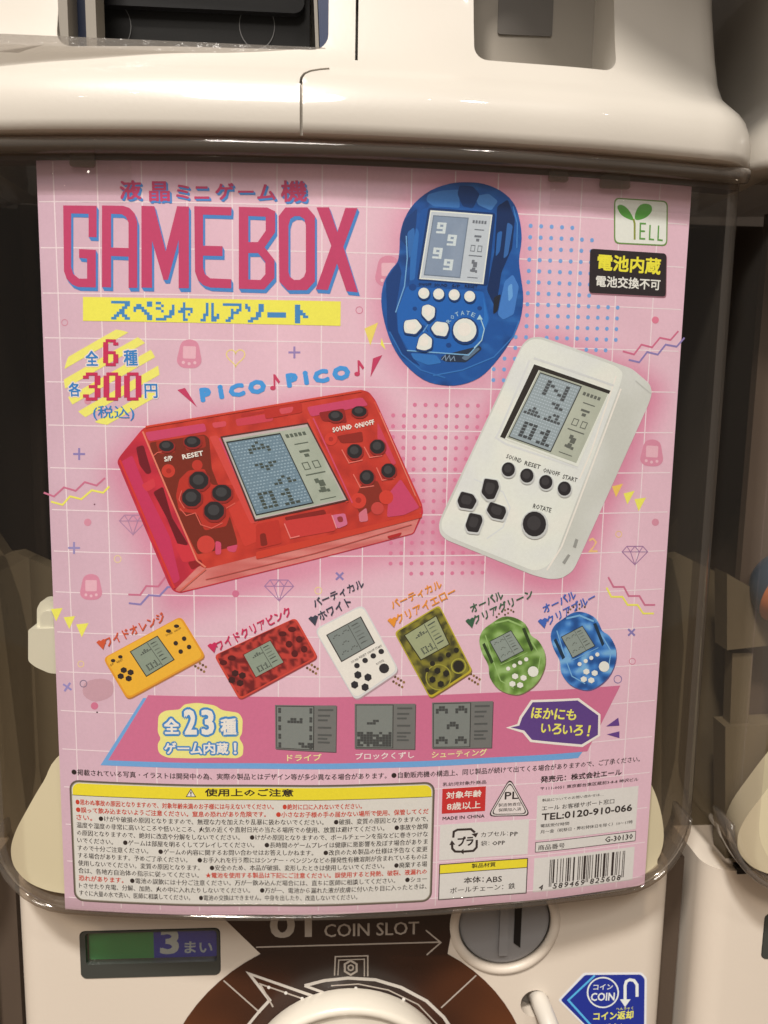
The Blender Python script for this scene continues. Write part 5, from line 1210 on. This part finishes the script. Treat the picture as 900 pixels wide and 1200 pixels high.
# return lever
M_HOLE = mat('lever_hole_grey', (.20, .18, .16), .5)
hole = bm_obj('lever_socket', prism(circ(lv[0], lv[1], .0066, 24), YB + .0085, YB + .0118), M_HOLE, mach)
bm = bmesh.new(); Pt = [Vector((lv[0] + .0010, YB + .009, lv[1] + .0022)), Vector((lv[0] + .0022, YB - .004, lv[1] + .0018)), Vector((lv[0] + .0036, YB - .012, lv[1] - .0010)), Vector((lv[0] + .0046, YB - .018, lv[1] - .0065)), Vector((lv[0] + .0052, YB - .021, lv[1] - .013)), Vector((lv[0] + .0054, YB - .022, lv[1] - .020))]
R_ = []
for i, p in enumerate(Pt):
    t = (Pt[min(i + 1, 5)] - Pt[max(i - 1, 0)]).normalized(); n1 = t.cross(Vector((1, 0, 0))).normalized(); n2 = t.cross(n1)
    R_.append([bm.verts.new(p + .0042 * (n1 * math.cos(k * math.pi / 8) + n2 * math.sin(k * math.pi / 8))) for k in range(16)])
for A_, B_ in zip(R_, R_[1:]):
    for i in range(16): j = (i + 1) % 16; bm.faces.new((A_[i], A_[j], B_[j], B_[i]))
bm.faces.new(R_[0]); bm.faces.new(R_[-1])
bm_obj('coin_return_lever', bm, M_SHELL, mach, True)
# return sticker
sk = Art('coin_return_sticker', PS, cut=0)
H_ = [(654, 1172), (684, 1140), (752, 1139.5), (758, 1146), (757, 1240), (705, 1240), (688, 1206)]
sk.poly(H_, (222, 214, 204), 0, r=.001); sk.poly([(657, 1172), (685.5, 1142.5), (751, 1142), (755.5, 1147), (754.5, 1238), (706, 1238), (690, 1205)], (30, 46, 128), 1, r=.001)
sk.stroke([(697, 1143), (666, 1172), (694, 1203), (710, 1236)], 2.2, (86, 170, 214), 2)
WT = (226, 224, 220)
sk.stroke(circ(706.5, 1163, 18, 28, 17.5), 1.6, WT, 3, True); sk.text('コイン', (695, 1160), (718, 1159.5), 6.5, WT, 4, .02, 1); sk.text('COIN', (692, 1173), (720, 1172.5), 9.5, WT, 4, .03, 2)
sk.stroke([(746.5, 1168), (746.5, 1154), (743, 1149), (738, 1148), (734, 1150), (732.5, 1155), (732.5, 1174)], 3.2, WT, 3); sk.poly([(726.5, 1171), (739, 1171), (732.5, 1180)], WT, 4)
sk.text('コイン返却', (695, 1196), (742, 1194), 10, (238, 226, 90), 4, .03, 2); sk.text('へんきゃく', (722, 1184), (742, 1183), 3.6, (238, 226, 90), 4, .01, 1); sk.text('ボタン', (706, 1210), (735, 1208.5), 10, (238, 226, 90), 4, .03, 2)
sk.build(mach)
bm_obj('gap_shade_strip', prism([(br + .0008, -.60), (br + .0110, -.60), (br + .0110, -.147), (br + .0008, -.147)], .046, .29), mat('gap_shade_brown', (.075, .052, .036), .7), mach)  # added dark strip, puts the shade of the gap into colour
# latch slot seen on the next machine
lx = pl(869, 1020, YB); bm_obj('latch_slot', prism(rrect(lx[0] - .311 - .0022, lx[1] - .0016, lx[0] - .311 + .0022, lx[1] + .0016, .0003), YB - .0004, YB + .004), M_BLACK, mach)

# ---- neighbours: the same machine on both sides
def copy_tree(o, parent=None):
    c = o.copy(); COL.objects.link(c)
    if parent: c.parent = parent
    for ch in list(o.children): copy_tree(ch, c)
    return c
skip = ('poster_clip', 'clip_prong')
for dx, lb in ((.311, 'cream capsule machine at the right edge, its clear case showing an orange capsule and beige reflection shapes'), (-.311, 'cream capsule machine of which only a sliver shows at the lower left edge')):
    m2 = copy_tree(mach); m2.location.x += dx; m2['label'] = lb

# ---- capsule and stand-in table reflection in the right neighbour's case
def ball(name, label, loc, r, m1, m2_, rot=(0.3, .4, 0)):
    t = thing(name, label, 'capsule', None, loc)
    for nm, sgn, mm in (('upper_half', 1, m1), ('lower_half', -1, m2_)):
        bm = bmesh.new(); bmesh.ops.create_uvsphere(bm, u_segments=28, v_segments=16, radius=r)
        bmesh.ops.delete(bm, geom=[v for v in bm.verts if v.co.z * sgn < -1e-4], context='VERTS')
        if sgn < 0:
            for v in bm.verts:
                if abs(v.co.z) < 1e-4: v.co.x *= 1.03; v.co.y *= 1.03
        o = bm_obj(nm, bm, mm, None, True); o.parent = t
    t.rotation_euler = rot; return t
def at(x, y, Y): p = pl(x, y, Y); return (p[0], Y, p[1])
ball('capsule', 'orange capsule with dark blue rim behind the clear case at the right edge', at(926, 690, .036), .017, M_BLUEC, M_ORANGE, (-1.0, -.8, 0))
tb = thing('table_reflection', 'beige shapes standing in for a table reflection in the right clear case', 'reflection', loc=at(870, 940, .046))  # solid shapes added in place of a table mirrored in the plastic
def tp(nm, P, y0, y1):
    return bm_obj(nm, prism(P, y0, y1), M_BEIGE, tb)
tp('reflected_top', [pl(*p, .040) for p in [(852, 672), (862, 678), (905, 702), (960, 730), (960, 750), (852, 762)]], .040, .052)
tp('reflected_leg', [pl(*p, .045) for p in [(856, 764), (880, 764), (874, 850), (853, 850)]], .043, .050)
tp('reflected_base', [pl(*p, .040) for p in [(850, 852), (960, 846), (960, 1010), (850, 1010)]], .040, .052)

# ---- setting
def struct(name, bm, m): o = bm_obj(name, bm, m); o['kind'] = 'structure'; return o
struct('wall', prism([(-4, -1.2), (4, -1.2), (4, 3), (-4, 3)], 1.2, 1.3), M_WALL)
bm = bmesh.new(); bm.faces.new([bm.verts.new(p) for p in ((-4, -3, -1.2), (4, -3, -1.2), (4, 1.2, -1.2), (-4, 1.2, -1.2))])
struct('floor', bm, mat('brown_floor', (.20, .13, .08), .5, noise_amt=.2, nscale=3))
oh = thing('shading_panel', 'added unseen dark panel that shades the right end of the machine row', 'panel', loc=(.30, .05, .345))  # added out of view, front edge shaped to shade the shell's upper right
bm = bmesh.new(); pp = [(.00, .20), (.00, -.01), (.035, -.060), (.053, -.082), (.068, -.090), (.085, -.097), (.102, -.103), (.2, -.145), (.6, -.22), (.6, .2)]
lo = [bm.verts.new((x, y, .345)) for x, y in pp]; hi = [bm.verts.new((x, y, .37)) for x, y in pp]; bm.faces.new(lo); bm.faces.new(hi)
for i in range(len(pp)): j = (i + 1) % len(pp); bm.faces.new((lo[i], lo[j], hi[j], hi[i]))
bm_obj('shading_board', bm, M_CHAR, oh)
# stand that carries the machines
st_ = thing('machine_stand', 'dark stand under the row of capsule machines', 'stand', loc=(0, .15, -1.2))
bm_obj('stand_box', prism([(-.9, -1.2), (.9, -1.2), (.9, -.6205), (-.9, -.6205)], .04, .29), M_CHAR, st_)
